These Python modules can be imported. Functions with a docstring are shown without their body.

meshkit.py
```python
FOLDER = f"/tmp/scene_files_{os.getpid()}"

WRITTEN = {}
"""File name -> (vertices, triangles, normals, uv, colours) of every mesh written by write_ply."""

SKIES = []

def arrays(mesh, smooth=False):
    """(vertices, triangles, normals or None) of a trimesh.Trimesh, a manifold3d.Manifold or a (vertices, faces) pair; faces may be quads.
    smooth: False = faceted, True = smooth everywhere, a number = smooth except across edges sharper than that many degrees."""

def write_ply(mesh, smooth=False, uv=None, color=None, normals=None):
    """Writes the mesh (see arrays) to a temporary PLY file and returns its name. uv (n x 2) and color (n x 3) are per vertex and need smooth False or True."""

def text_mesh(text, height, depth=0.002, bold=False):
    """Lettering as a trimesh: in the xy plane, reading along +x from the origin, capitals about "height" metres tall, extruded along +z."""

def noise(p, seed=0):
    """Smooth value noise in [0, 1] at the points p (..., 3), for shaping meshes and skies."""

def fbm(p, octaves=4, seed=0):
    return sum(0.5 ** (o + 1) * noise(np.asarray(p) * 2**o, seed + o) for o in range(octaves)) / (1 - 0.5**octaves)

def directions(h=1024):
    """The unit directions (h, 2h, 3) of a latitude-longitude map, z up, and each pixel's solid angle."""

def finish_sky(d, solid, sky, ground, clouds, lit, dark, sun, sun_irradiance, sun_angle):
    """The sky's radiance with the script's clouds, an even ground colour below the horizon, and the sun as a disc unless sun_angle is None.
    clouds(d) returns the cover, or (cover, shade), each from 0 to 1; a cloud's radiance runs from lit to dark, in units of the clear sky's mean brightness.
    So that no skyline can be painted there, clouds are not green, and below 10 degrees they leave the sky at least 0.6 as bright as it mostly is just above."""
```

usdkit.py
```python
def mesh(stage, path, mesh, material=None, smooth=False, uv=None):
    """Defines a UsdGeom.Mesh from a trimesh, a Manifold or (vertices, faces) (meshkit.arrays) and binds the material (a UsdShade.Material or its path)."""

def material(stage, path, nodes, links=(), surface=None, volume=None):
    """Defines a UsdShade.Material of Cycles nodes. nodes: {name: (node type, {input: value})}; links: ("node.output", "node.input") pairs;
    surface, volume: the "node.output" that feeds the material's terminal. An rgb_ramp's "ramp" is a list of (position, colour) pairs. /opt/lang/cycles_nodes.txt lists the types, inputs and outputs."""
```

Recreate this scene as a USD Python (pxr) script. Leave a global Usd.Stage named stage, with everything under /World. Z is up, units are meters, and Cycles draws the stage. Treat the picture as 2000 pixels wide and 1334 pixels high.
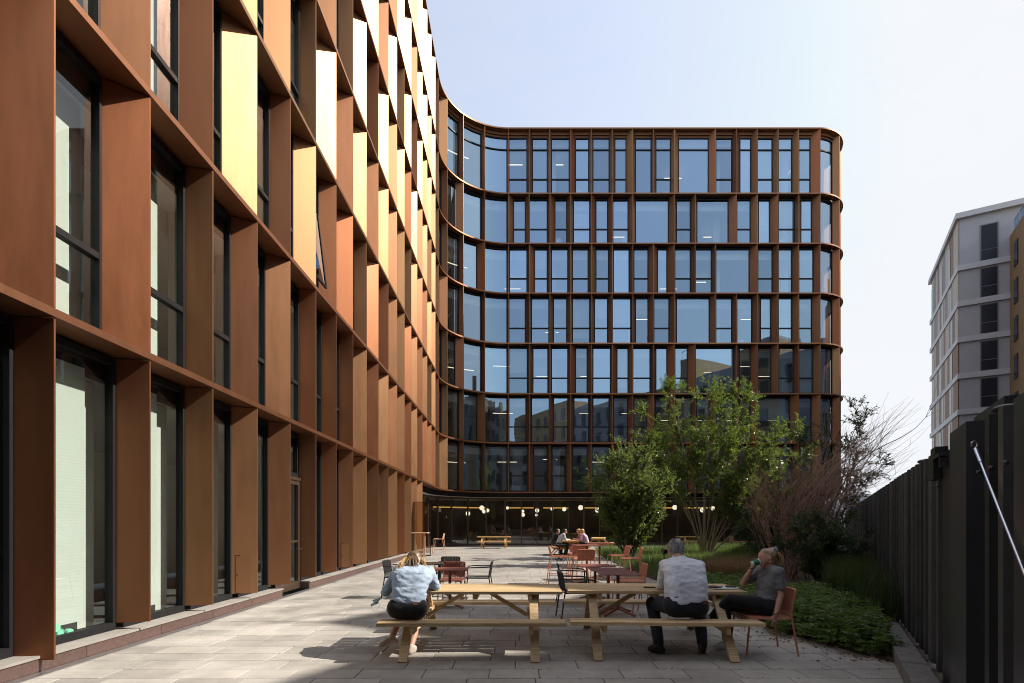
import math, random
import numpy as np
import trimesh
import manifold3d as m3
import usdkit, meshkit
from pxr import Usd, UsdGeom, UsdLux, UsdShade, Gf, Sdf

stage = Usd.Stage.CreateInMemory()
UsdGeom.SetStageUpAxis(stage, UsdGeom.Tokens.z)
UsdGeom.SetStageMetersPerUnit(stage, 1.0)
UsdGeom.Xform.Define(stage, '/World')
UsdGeom.Scope.Define(stage, '/World/Looks')
random.seed(7)
rng = np.random.default_rng(11)
PI = math.pi

# ------------------------------------------------------------------ camera, sky, sun
F, XV, YV, EYE = 1030.0, 1009.0, 1023.0, 1.6          # focal length in photo pixels, principal point, eye height
cam = UsdGeom.Camera.Define(stage, '/World/camera')
cam.CreateHorizontalApertureAttr(36.0)
cam.CreateVerticalApertureAttr(36.0 * 1334 / 2000)
cam.CreateFocalLengthAttr(F / 2000 * 36.0)
cam.CreateHorizontalApertureOffsetAttr((1000 - XV) / 2000 * 36.0)
cam.CreateVerticalApertureOffsetAttr((YV - 667) / 2000 * 36.0)
cam.CreateClippingRangeAttr(Gf.Vec2f(0.05, 2000))
cam.AddTranslateOp().Set(Gf.Vec3d(0, 0, EYE))
cam.AddRotateXOp().Set(90.0)
cam.CreateExposureAttr(1.36)

SUN = np.array([1.0, 0.08, 0.92]); SUN /= np.linalg.norm(SUN)
SUN_EL, SUN_ROT = math.asin(SUN[2]), math.atan2(SUN[0], SUN[1])
sky = UsdLux.DomeLight.Define(stage, '/World/sky')
sky.GetPrim().SetCustomDataByKey('kind', 'structure')
skm = usdkit.material(stage, '/World/Looks/sky_look', {
    'sky': ('sky_texture', {'sky_type': 'single_scattering', 'sun_disc': False, 'sun_elevation': SUN_EL, 'sun_rotation': SUN_ROT,
                            'air_density': 1.0, 'aerosol_density': 3.0, 'ozone_density': 1.4, 'altitude': 60.0}),
    'tc': ('texture_coordinate', {}), 'cm': ('mapping', {'scale': (2.2, 2.2, 7.0)}), 'cn': ('noise_texture', {'scale': 1.6, 'detail': 6, 'roughness': 0.62}),
    'cr': ('map_range', {'from_min': 0.35, 'from_max': 0.7, 'to_min': 0.55, 'to_max': 0.65, 'clamp': True}),
    'cap': ('mix_color', {'blend_type': 'darken', 'fac': 1.0, 'b': (3.4, 3.4, 3.4), 'use_clamp': False}),
    'veil': ('mix_color', {'fac': 0.58, 'b': (2.66, 2.78, 3.02), 'use_clamp': False}),       # a thin even veil of high cloud
    'bg': ('background_shader', {'strength': 0.12})}, [('tc.generated', 'cm.vector'), ('cm.vector', 'cn.vector'), ('cn.fac', 'cr.value'), ('cr.result', 'veil.fac'), ('sky.color', 'cap.a'), ('cap.result', 'veil.a'), ('veil.result', 'bg.color')], surface='bg.background')
UsdShade.MaterialBindingAPI.Apply(sky.GetPrim()).Bind(skm)
sun = UsdLux.DistantLight.Define(stage, '/World/sun')
sun.CreateNormalizeAttr(True); sun.CreateIntensityAttr(0.80); sun.CreateAngleAttr(0.5); sun.CreateColorAttr(Gf.Vec3f(1.0, 0.93, 0.82))
sun.AddTransformOp().Set(Gf.Matrix4d().SetRotate(Gf.Rotation(Gf.Vec3d(0, 0, 1), Gf.Vec3d(*map(float, SUN)))))

# ------------------------------------------------------------------ materials
def M(name, nodes, links, surface='p.BSDF'):
    return usdkit.material(stage, '/World/Looks/' + name, nodes, links, surface=surface)

def pbr(name, c1, c2=None, rough=0.5, metal=0.0, scale=6.0, bump=0.0, bscale=40.0, stretch=(1, 1, 1), vary=0.0, island=False, spec=0.5, detail=4, coord='obj', bdist=0.01):
    """two colours mixed by noise, fine relief, and a random tone per object (vary)"""
    c2 = c2 or c1
    n = {'g': ('texture_coordinate', {}) if coord == 'obj' else ('geometry', {}),
         'map': ('mapping', {'scale': stretch}),
         'n': ('noise_texture', {'scale': scale, 'detail': detail, 'roughness': 0.6}),
         'r': ('rgb_ramp', {'ramp': [(0.3, c1), (0.7, c2)]}),
         'p': ('principled_bsdf', {'roughness': rough, 'metallic': metal, 'specular_ior_level': spec})}
    l = [('g.object' if coord == 'obj' else 'g.position', 'map.vector'), ('map.vector', 'n.vector'), ('n.fac', 'r.fac')]
    out = 'r.color'
    if vary:
        n['oi'] = ('geometry', {}) if island else ('object_info', {})
        n['mr'] = ('map_range', {'from_min': 0, 'from_max': 1, 'to_min': 1 - vary, 'to_max': 1 + vary})
        n['h'] = ('hsv', {'hue': 0.5, 'saturation': 1.0})
        l += [('oi.random_per_island' if island else 'oi.random', 'mr.value'), ('mr.result', 'h.value'), (out, 'h.color')]
        out = 'h.color'
    l.append((out, 'p.base_color'))
    if bump:
        n['bn'] = ('noise_texture', {'scale': bscale, 'detail': 3})
        n['b'] = ('bump', {'strength': bump, 'distance': bdist})
        l += [('map.vector', 'bn.vector'), ('bn.fac', 'b.height'), ('b.normal', 'p.normal')]
    return M(name, n, l)

def leafmat(name, cols, trans=0.35, rough=0.45):
    """leaves: random tone per leaf, shiny, letting light through"""
    return M(name, {
        'g': ('geometry', {}),
        'r': ('rgb_ramp', {'ramp': [(i / (len(cols) - 1), c) for i, c in enumerate(cols)]}),
        'p': ('principled_bsdf', {'roughness': rough, 'specular_ior_level': 0.5}),
        't': ('translucent_bsdf', {}), 'hs': ('hsv', {'hue': 0.48, 'saturation': 1.1, 'value': 1.9}),
        'm': ('mix_closure', {'fac': trans})},
        [('g.random_per_island', 'r.fac'), ('r.color', 'p.base_color'), ('r.color', 'hs.color'), ('hs.color', 't.color'),
         ('p.BSDF', 'm.closure1'), ('t.BSDF', 'm.closure2')], 'm.closure')

def glassmat(name, tint, r0, rough=0.0, wavy=0.0, gloss=(0.92, 0.97, 1.0)):
    """a pane: r0 of the light is mirrored head-on, more at a slant (Schlick), the rest passes straight through"""
    n = {'t': ('transparent_bsdf', {'color': tint}), 'gl': ('glossy_bsdf', {'color': gloss, 'roughness': rough}),
         'lw': ('layer_weight', {'blend': 0.5}), 'pw': ('math', {'math_type': 'power', 'value2': 5.0}), 'f': ('math', {'math_type': 'multiply_add', 'value2': 1 - r0 - .08, 'value3': r0}), 'm': ('mix_closure', {})}
    l = [('lw.facing', 'pw.value1'), ('pw.value', 'f.value1'), ('f.value', 'm.fac'), ('t.BSDF', 'm.closure1'), ('gl.BSDF', 'm.closure2')]
    if r0 > .3:                                                         # coated panes differ a little in how much they mirror
        n['oi'] = ('object_info', {}); n['rv'] = ('map_range', {'from_min': 0, 'from_max': 1, 'to_min': r0 - .2, 'to_max': r0 + .08}); l += [('oi.random', 'rv.value'), ('rv.result', 'f.value3')]
    if wavy:
        n['g'] = ('geometry', {}); n['n'] = ('noise_texture', {'scale': 0.7, 'detail': 1}); n['b'] = ('bump', {'strength': wavy, 'distance': 0.02})
        l += [('g.position', 'n.vector'), ('n.fac', 'b.height'), ('b.normal', 'gl.normal')]
    return M(name, n, l, 'm.closure')

def emit(name, c, s):
    return M(name, {'e': ('emission', {'color': c, 'strength': s})}, [], 'e.emission')

m_bronze = M('bronze_panel', {
    'g': ('geometry', {}), 'oi': ('object_info', {}),
    'map': ('mapping', {'scale': (1, 1, 0.16)}), 'n': ('noise_texture', {'scale': 5.5, 'detail': 6, 'roughness': 0.7}),
    'r': ('rgb_ramp', {'ramp': [(0.2, (0.280, 0.126, 0.062)), (0.8, (0.330, 0.155, 0.083))]}),
    'hr': ('math', {'math_type': 'multiply', 'value2': 7.31}), 'hf': ('math', {'math_type': 'fraction'}), 'tr': ('rgb_ramp', {'ramp': [(0.0, (0.32, 0.115, 0.052)), (0.35, (0.30, 0.135, 0.07)), (0.65, (0.33, 0.17, 0.085)), (1.0, (0.36, 0.205, 0.098))]}), 'tm': ('mix_color', {'fac': 0.72}),
    'mr': ('map_range', {'from_min': 0, 'from_max': 1, 'to_min': 0.80, 'to_max': 1.16}),
    'h': ('hsv', {'hue': 0.5, 'saturation': 1.0}),
    'n2': ('noise_texture', {'scale': 6, 'detail': 6, 'roughness': 0.7}),
    'rr': ('map_range', {'from_min': 0.3, 'from_max': 0.7, 'to_min': 0.43, 'to_max': 0.53}),
    'p': ('principled_bsdf', {'metallic': 0.88, 'roughness': 0.42}),
    'bn': ('noise_texture', {'scale': 1.3, 'detail': 1}), 'b': ('bump', {'strength': 0.04, 'distance': 0.02})},
    [('g.position', 'map.vector'), ('map.vector', 'n.vector'), ('n.fac', 'r.fac'), ('oi.random', 'mr.value'), ('mr.result', 'h.value'),
     ('oi.random', 'hr.value1'), ('hr.value', 'hf.value1'), ('hf.value', 'tr.fac'), ('tr.color', 'tm.b'), ('r.color', 'tm.a'), ('tm.result', 'h.color'),
     ('h.color', 'p.base_color'), ('map.vector', 'n2.vector'), ('n2.fac', 'rr.value'), ('rr.result', 'p.roughness'), ('g.position', 'bn.vector'), ('bn.fac', 'b.height'), ('b.normal', 'p.normal')])
m_bronze_dark = pbr('bronze_soffit', (0.20, 0.095, 0.05), (0.24, 0.12, 0.06), rough=0.45, metal=0.8, scale=3, coord='pos')
m_frame = pbr('black_window_frame', (0.012, 0.012, 0.014), (0.016, 0.016, 0.018), rough=0.5, scale=8, spec=0.2, coord='pos')
m_glass = glassmat('window_glass', (0.80, 0.87, 0.90), 0.52, wavy=0.16, gloss=(0.54, 0.76, 1.0))
m_glass_left = glassmat('window_glass_clear', (0.86, 0.92, 0.89), 0.09, wavy=0.05)
m_glass_dark = glassmat('shopfront_glass', (0.66, 0.68, 0.67), 0.10, wavy=0.05)
m_screen_glass = glassmat('screen_glass', (0.80, 0.72, 0.62), 0.06)
m_inner = pbr('interior_wall', (0.52, 0.52, 0.48), (0.60, 0.59, 0.55), rough=0.8, scale=1, coord='pos')
m_floor_in = pbr('interior_floor', (0.16, 0.15, 0.14), rough=0.7, coord='pos')
m_ceil = pbr('interior_ceiling', (0.62, 0.62, 0.60), rough=0.9, coord='pos')
m_dark_in = pbr('restaurant_wall', (0.11, 0.085, 0.065), (0.17, 0.135, 0.105), rough=0.7, scale=1, coord='pos')
m_white_in = pbr('white_interior_surface', (0.75, 0.77, 0.76), rough=0.6, coord='pos')
m_blind = M('blind_fabric', {'p': ('principled_bsdf', {'base_color': (0.64, 0.66, 0.63), 'roughness': 0.8}), 't': ('translucent_bsdf', {'color': (0.6, 0.62, 0.58)}), 'm': ('mix_closure', {'fac': 0.25})},
            [('p.BSDF', 'm.closure1'), ('t.BSDF', 'm.closure2')], 'm.closure')
m_strip = emit('ceiling_light_glow', (1.0, 0.82, 0.55), 0.8)
m_cove = emit('cove_light_glow', (1.0, 0.52, 0.14), 0.3)
m_globe = emit('globe_lamp_glow', (1.0, 0.86, 0.64), 0.62)
m_paver = M('paver_stone', {
    'g': ('geometry', {}), 'oi': ('object_info', {}),
    'n': ('noise_texture', {'scale': 1.1, 'detail': 5, 'roughness': 0.65}),
    'r': ('rgb_ramp', {'ramp': [(0.3, (0.31, 0.286, 0.26)), (0.52, (0.385, 0.356, 0.324)), (0.72, (0.44, 0.408, 0.37))]}),
    'sp': ('noise_texture', {'scale': 190, 'detail': 2, 'roughness': 0.8}),
    'sr': ('map_range', {'from_min': 0.3, 'from_max': 0.7, 'to_min': 0.72, 'to_max': 1.25}),
    'st': ('noise_texture', {'scale': 0.45, 'detail': 6, 'roughness': 0.75}), 'sm': ('map_range', {'from_min': 0.38, 'from_max': 0.62, 'to_min': 0.72, 'to_max': 1.08, 'clamp': True}), 'm2': ('math', {'math_type': 'multiply'}),
    'ad': ('math', {'math_type': 'add'}), 'fr': ('math', {'math_type': 'fraction'}),
    'mr': ('map_range', {'from_min': 0, 'from_max': 1, 'to_min': 0.80, 'to_max': 1.12}),
    'mu': ('math', {'math_type': 'multiply'}),
    'h': ('hsv', {'hue': 0.5, 'saturation': 1.0}),
    'p': ('principled_bsdf', {'roughness': 0.72, 'specular_ior_level': 0.4}),
    'b': ('bump', {'strength': 0.35, 'distance': 0.004})},
    [('g.position', 'n.vector'), ('g.position', 'sp.vector'), ('n.fac', 'r.fac'), ('sp.fac', 'sr.value'), ('g.random_per_island', 'ad.value1'), ('oi.random', 'ad.value2'), ('ad.value', 'fr.value1'),
     ('fr.value', 'mr.value'), ('mr.result', 'mu.value1'), ('sr.result', 'mu.value2'), ('r.color', 'h.color'), ('m2.value', 'h.value'), ('h.color', 'p.base_color'), ('g.position', 'st.vector'), ('st.fac', 'sm.value'), ('sm.result', 'm2.value1'), ('mu.value', 'm2.value2'),
     ('sp.fac', 'b.height'), ('b.normal', 'p.normal')])
m_joint = pbr('joint_sand', (0.11, 0.095, 0.075), (0.17, 0.145, 0.11), rough=0.95, scale=5, coord='pos')
m_soil = pbr('bed_soil', (0.035, 0.024, 0.016), (0.075, 0.052, 0.034), rough=0.95, scale=9, bump=0.8, bscale=30, bdist=0.04, coord='pos')
m_ground = pbr('street_asphalt', (0.05, 0.05, 0.052), (0.07, 0.07, 0.07), rough=0.9, scale=0.6, coord='pos')
m_steel = pbr('drain_steel', (0.42, 0.42, 0.44), (0.55, 0.55, 0.56), rough=0.35, metal=0.9, scale=12, coord='pos')
m_plinth = pbr('plinth_stone', (0.075, 0.042, 0.036), (0.115, 0.068, 0.056), rough=0.55, scale=30, vary=0.12, coord='pos')
m_ledge_stone = pbr('plinth_cap', (0.24, 0.22, 0.20), (0.30, 0.275, 0.25), rough=0.6, scale=6, coord='pos')
m_kerb = pbr('kerb_stone', (0.13, 0.12, 0.115), (0.21, 0.20, 0.19), rough=0.85, scale=9, bump=0.4, bscale=60, coord='pos')
m_fence = pbr('fence_steel', (0.034, 0.034, 0.037), (0.047, 0.047, 0.050), rough=0.40, metal=0.2, scale=3, vary=0.3, coord='pos')
m_fence2 = pbr('fence_steel_lit', (0.070, 0.069, 0.070), (0.098, 0.096, 0.096), rough=0.38, metal=0.2, scale=3, vary=0.3, coord='pos')  # paler tone paints in the light that the rib flanks catch
m_chrome = pbr('bright_steel', (0.78, 0.78, 0.80), (0.85, 0.85, 0.86), rough=0.22, metal=1.0, scale=30)
m_wood = pbr('bench_wood', (0.38, 0.245, 0.115), (0.66, 0.485, 0.27), rough=0.6, scale=5, stretch=(0.7, 9, 9), bump=0.25, bscale=14, vary=0.26, bdist=0.004)
m_wood_far = pbr('picnic_wood', (0.50, 0.30, 0.11), (0.60, 0.38, 0.16), rough=0.6, scale=5, stretch=(0.7, 9, 9))
m_wood_orange = pbr('oiled_wood', (0.46, 0.22, 0.07), (0.56, 0.29, 0.10), rough=0.55, scale=5, stretch=(0.7, 9, 9))
m_salmon = pbr('salmon_paint', (0.52, 0.20, 0.12), (0.56, 0.225, 0.135), rough=0.45, scale=8)
m_rust = pbr('terracotta_paint', (0.19, 0.055, 0.035), (0.225, 0.07, 0.045), rough=0.42, scale=8)
m_blackp = pbr('black_paint', (0.016, 0.016, 0.017), (0.022, 0.022, 0.023), rough=0.45, scale=8)
m_pale = pbr('bar_pale_wood', (0.62, 0.38, 0.24), (0.68, 0.44, 0.28), rough=0.5, scale=6)
m_bark = pbr('willow_bark', (0.20, 0.155, 0.075), (0.30, 0.24, 0.12), rough=0.8, scale=10, stretch=(1, 1, .3), bump=0.5, coord='pos')
m_barkd = pbr('dark_bark', (0.05, 0.038, 0.028), (0.10, 0.078, 0.055), rough=0.85, scale=10, coord='pos')
m_twig = pbr('red_twig', (0.22, 0.105, 0.07), (0.38, 0.22, 0.15), rough=0.6, scale=6, coord='pos')
m_leaf_willow = leafmat('willow_leaf', [(0.09, 0.135, 0.03), (0.22, 0.295, 0.06), (0.40, 0.46, 0.12)], 0.5, 0.27)
m_leaf_shrub = leafmat('shrub_leaf', [(0.10, 0.14, 0.04), (0.25, 0.29, 0.085), (0.45, 0.46, 0.19)], 0.5, 0.27)
m_leaf_dark = leafmat('dark_leaf', [(0.04, 0.065, 0.022), (0.095, 0.135, 0.042), (0.19, 0.23, 0.085)], 0.35, 0.38)
m_leaf_cover = leafmat('nettle_leaf', [(0.09, 0.15, 0.04), (0.24, 0.35, 0.09), (0.46, 0.54, 0.22)], 0.42, 0.4)
m_grass = leafmat('grass_blade', [(0.07, 0.115, 0.025), (0.14, 0.20, 0.045), (0.26, 0.29, 0.085)], 0.35, 0.5)
m_grass_tan = leafmat('tan_grass_blade', [(0.20, 0.13, 0.06), (0.30, 0.20, 0.10), (0.38, 0.28, 0.15)], 0.35, 0.5)
m_litter = leafmat('dry_leaf', [(0.16, 0.09, 0.04), (0.26, 0.16, 0.075), (0.36, 0.26, 0.14)], 0.1, 0.8)

# ------------------------------------------------------------------ scene tree helpers
taken = {}
def numbered(parent, name):
    k = (parent, name); n = taken.get(k, -1) + 1; taken[k] = n
    return f'{parent}/{name}' if n == 0 else f'{parent}/{name}_{n:03d}'

def meta(prim, label=None, cat=None, group=None, kind=None):
    for k, v in (('label', label), ('category', cat), ('group', group), ('kind', kind)):
        if v: prim.SetCustomDataByKey(k, v)
    return prim

def thing(name, label, cat, loc=(0, 0, 0), rz=0.0, group=None, kind=None, scale=None):
    x = UsdGeom.Xform.Define(stage, numbered('/World', name))
    x.AddTranslateOp().Set(Gf.Vec3d(*map(float, loc)))
    if rz: x.AddRotateZOp().Set(float(rz))
    if scale: x.AddScaleOp().Set(Gf.Vec3f(*map(float, scale)))
    return meta(x.GetPrim(), label, cat, group, kind)

def copy_of(src, label, loc, rz=0.0, group=None):
    base = src.GetName()
    x = UsdGeom.Xform.Define(stage, numbered('/World', base))
    p = x.GetPrim()
    p.GetReferences().AddInternalReference(src.GetPath()); p.SetInstanceable(True)
    x.ClearXformOpOrder()
    x.GetPrim().GetAttribute('xformOp:translate').Set(Gf.Vec3d(*map(float, loc))) if x.GetPrim().HasAttribute('xformOp:translate') else None
    ops = [x.AddTranslateOp()] if not x.GetPrim().HasAttribute('xformOp:translate') else [UsdGeom.XformOp(x.GetPrim().GetAttribute('xformOp:translate'))]
    ops[0].Set(Gf.Vec3d(*map(float, loc)))
    r = UsdGeom.XformOp(x.GetPrim().GetAttribute('xformOp:rotateZ')) if x.GetPrim().HasAttribute('xformOp:rotateZ') else x.AddRotateZOp()
    r.Set(float(rz)); x.SetXformOpOrder([ops[0], r])
    c = src.GetCustomData()
    return meta(p, label, c.get('category'), group or c.get('group'))

def part(parent, name, mesh, mat, smooth=False, label=None, kind=None):
    path = numbered(str(parent.GetPath()), name)
    m = usdkit.mesh(stage, path, mesh, mat, smooth=smooth)
    return meta(m.GetPrim(), label, None, None, kind)

def top(name, mesh, mat, label=None, cat=None, group=None, kind=None, smooth=False):
    m = usdkit.mesh(stage, numbered('/World', name), mesh, mat, smooth=smooth)
    return meta(m.GetPrim(), label, cat, group, kind)

# ------------------------------------------------------------------ mesh helpers
QB = np.array([[0, 3, 2, 1], [4, 5, 6, 7], [0, 1, 5, 4], [1, 2, 6, 5], [2, 3, 7, 6], [3, 0, 4, 7]])
TB = np.vstack([QB[:, [0, 1, 2]], QB[:, [0, 2, 3]]])
def join(ms):
    vs, fs, k = [], [], 0
    for v, f in ms:
        vs.append(np.asarray(v, float)); fs.append(np.asarray(f, int) + k); k += len(v)
    return np.vstack(vs), np.vstack(fs)
def box(c, s, rz=0.0, bev=0.0):
    """a box about c of size s; bev chamfers its upper edges"""
    x, y, z = np.asarray(s, float) / 2
    b = bev
    if b:
        lo = [(-x, -y, -z), (x, -y, -z), (x, y, -z), (-x, y, -z)]
        mid = [(-x, -y, z - b), (x, -y, z - b), (x, y, z - b), (-x, y, z - b)]
        hi = [(-x + b, -y + b, z), (x - b, -y + b, z), (x - b, y - b, z), (-x + b, y - b, z)]
        v = np.array(lo + mid + hi, float)
        q = [[0, 3, 2, 1]] + [[i, (i + 1) % 4, 4 + (i + 1) % 4, 4 + i] for i in range(4)] + [[4 + i, 4 + (i + 1) % 4, 8 + (i + 1) % 4, 8 + i] for i in range(4)] + [[8, 9, 10, 11]]
        q = np.array(q); f = np.vstack([q[:, [0, 1, 2]], q[:, [0, 2, 3]]])
    else:
        v = np.array([(-x, -y, -z), (x, -y, -z), (x, y, -z), (-x, y, -z), (-x, -y, z), (x, -y, z), (x, y, z), (-x, y, z)], float); f = TB
    if rz:
        ca, sa = math.cos(rz), math.sin(rz); v = v @ np.array([[ca, sa, 0], [-sa, ca, 0], [0, 0, 1]])
    return v + np.asarray(c, float), f
def prism(poly, z0, z1):
    """a vertical prism over a convex polygon, counter-clockwise"""
    n = len(poly); v = np.array([(p[0], p[1], z0) for p in poly] + [(p[0], p[1], z1) for p in poly], float)
    f = [[i, (i + 1) % n, n + (i + 1) % n] for i in range(n)] + [[i, n + (i + 1) % n, n + i] for i in range(n)]
    f += [[0, i + 1, i] for i in range(1, n - 1)] + [[n, n + i, n + i + 1] for i in range(1, n - 1)]
    return v, np.array(f)
def bar(a, b, w, h, up=(0, 0, 1)):
    """a beam from a to b, w wide and h high"""
    a, b = np.asarray(a, float), np.asarray(b, float); d = b - a; d /= np.linalg.norm(d)
    s = np.cross(d, up); s /= np.linalg.norm(s); u = np.cross(s, d)
    v = []
    for p in (a, b):
        v += [p - s * w / 2 - u * h / 2, p + s * w / 2 - u * h / 2, p + s * w / 2 + u * h / 2, p - s * w / 2 + u * h / 2]
    return np.array(v), np.vstack([QB[:, [0, 2, 1]], QB[:, [0, 3, 2]]])
def tube(pts, r, n=6, cap=True):
    P = np.asarray(pts, float); k = len(P); R = np.broadcast_to(np.asarray(r, float), (k,))
    T = np.gradient(P, axis=0); T /= np.maximum(np.linalg.norm(T, axis=1, keepdims=True), 1e-9)
    a = np.array([0, 0, 1.0]) if abs(T[0][2]) < 0.9 else np.array([1.0, 0, 0])
    S = np.cross(T[0], a); S /= np.linalg.norm(S); v = []
    ang = np.arange(n) / n * 2 * PI
    for i in range(k):
        S = S - T[i] * (S @ T[i]); S /= np.linalg.norm(S); U = np.cross(T[i], S)
        v.append(P[i] + R[i] * (np.cos(ang)[:, None] * S + np.sin(ang)[:, None] * U))
    v = np.vstack(v); f = []
    for i in range(k - 1):
        for j in range(n):
            a0, a1, b0, b1 = i * n + j, i * n + (j + 1) % n, (i + 1) * n + j, (i + 1) * n + (j + 1) % n
            f += [[a0, a1, b1], [a0, b1, b0]]
    if cap:
        f += [[0, j + 1, j] for j in range(1, n - 1)] + [[(k - 1) * n, (k - 1) * n + j, (k - 1) * n + j + 1] for j in range(1, n - 1)]
    return v, np.array(f)
def curve(pts, n=24):
    """Catmull-Rom through pts"""
    P = np.asarray(pts, float); P = np.vstack([2 * P[0] - P[1], P, 2 * P[-1] - P[-2]]); out = []
    m = max(2, n // (len(P) - 3))
    for i in range(1, len(P) - 2):
        for t in np.linspace(0, 1, m, endpoint=False):
            p0, p1, p2, p3 = P[i - 1], P[i], P[i + 1], P[i + 2]
            out.append(0.5 * (2 * p1 + (p2 - p0) * t + (2 * p0 - 5 * p1 + 4 * p2 - p3) * t * t + (3 * p1 - p0 - 3 * p2 + p3) * t ** 3))
    out.append(P[-2]); return np.array(out)
def sphere(c, r, n=2):
    s = trimesh.creation.icosphere(subdivisions=n); return s.vertices * np.asarray(r) + np.asarray(c), s.faces
def disc(c, r, h, n=20):
    a = np.arange(n) / n * 2 * PI; v, f = prism([(r * math.cos(t), r * math.sin(t)) for t in a], -h / 2, h / 2); return v + np.asarray(c), f
def wx(px, Y): return (px - XV) * Y / F                                 # metres across at depth Y of a photo column

# ------------------------------------------------------------------ the bronze office building
# its plan: a straight wing on the left, a quarter turn, a wing across the back, a rounded corner; "s" runs along the outer edge of the fins, "off" into the building
R1, CX1, CY1 = 4.4, -0.6, 33.95
R2, XE, YE = 3.1, 22.0, 38.35
S1 = CY1; S2 = S1 + R1 * PI / 2; S3 = S2 + (XE - CX1); S4 = S3 + R2 * PI / 2
def pt(s, off=0.0):
    if s <= S1: return np.array([-5.0 - off, s])
    if s <= S2:
        a = (s - S1) / R1; return np.array([CX1 - (R1 + off) * math.cos(a), CY1 + (R1 + off) * math.sin(a)])
    if s <= S3: return np.array([CX1 + s - S2, YE + off])
    if s <= S4:
        a = (s - S3) / R2; return np.array([XE + (R2 - off) * math.sin(a), YE + R2 - (R2 - off) * math.cos(a)])
    return np.array([XE + R2 - off, YE + R2 + s - S4])
def stops(s0, s1, step=0.35):
    q = [s0, s1] + [k for k in (S1, S2, S3, S4) if s0 < k < s1]
    for a, b in ((S1, S2), (S3, S4)):
        lo, hi = max(a, s0), min(b, s1)
        if hi > lo: q += list(np.linspace(lo, hi, max(2, int((hi - lo) / step) + 2)))
    return sorted(set(round(x, 5) for x in q))
def band(s0, s1, o0, o1, z0, z1, step=0.35):
    q = stops(s0, s1, step); v = []
    for s in q:
        a, b = pt(s, o0), pt(s, o1)
        v += [(a[0], a[1], z0), (b[0], b[1], z0), (b[0], b[1], z1), (a[0], a[1], z1)]
    f = []
    for i in range(len(q) - 1):
        for j in range(4):
            a0, a1, b0, b1 = 4 * i + j, 4 * i + (j + 1) % 4, 4 * i + 4 + j, 4 * i + 4 + (j + 1) % 4
            f += [[a0, a1, b1], [a0, b1, b0]]
    e = 4 * (len(q) - 1); f += [[0, 2, 1], [0, 3, 2], [e, e + 1, e + 2], [e, e + 2, e + 3]]
    return np.array(v), np.array(f)
def sheet(s0, s1, off, z0, z1, step=0.3):
    q = stops(s0, s1, step); v = []
    for s in q:
        a = pt(s, off); v += [(a[0], a[1], z0), (a[0], a[1], z1)]
    f = []
    for i in range(len(q) - 1): f += [[2 * i, 2 * i + 2, 2 * i + 3], [2 * i, 2 * i + 3, 2 * i + 1]]
    return np.array(v), np.array(f)

LEV = [0.0, 3.88, 7.47, 11.06, 14.72, 18.37, 21.99, 25.63, 30.38]          # ground, then each ledge, then the roof edge
OFF = 0.41                                                             # depth of the fins
office = thing('office_building', 'curved bronze-clad office building of eight storeys with folded fins between its windows', 'building')
fin_hidden, win_hidden, pane_hidden = [], [], []
wr_ = random.Random(33)
visible_z = lambda Y: EYE + Y * YV / F

def fin(sl, se, sr, z0, z1, seen=True):
    a, b = pt(sl, OFF), pt(sr, OFF); e0, e1 = pt(se - 0.012), pt(se + 0.012)
    m = prism([a, e0, e1, b], z0, z1)
    if seen: part(office, 'fin', m, m_bronze)
    else: fin_hidden.append(m)

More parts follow.
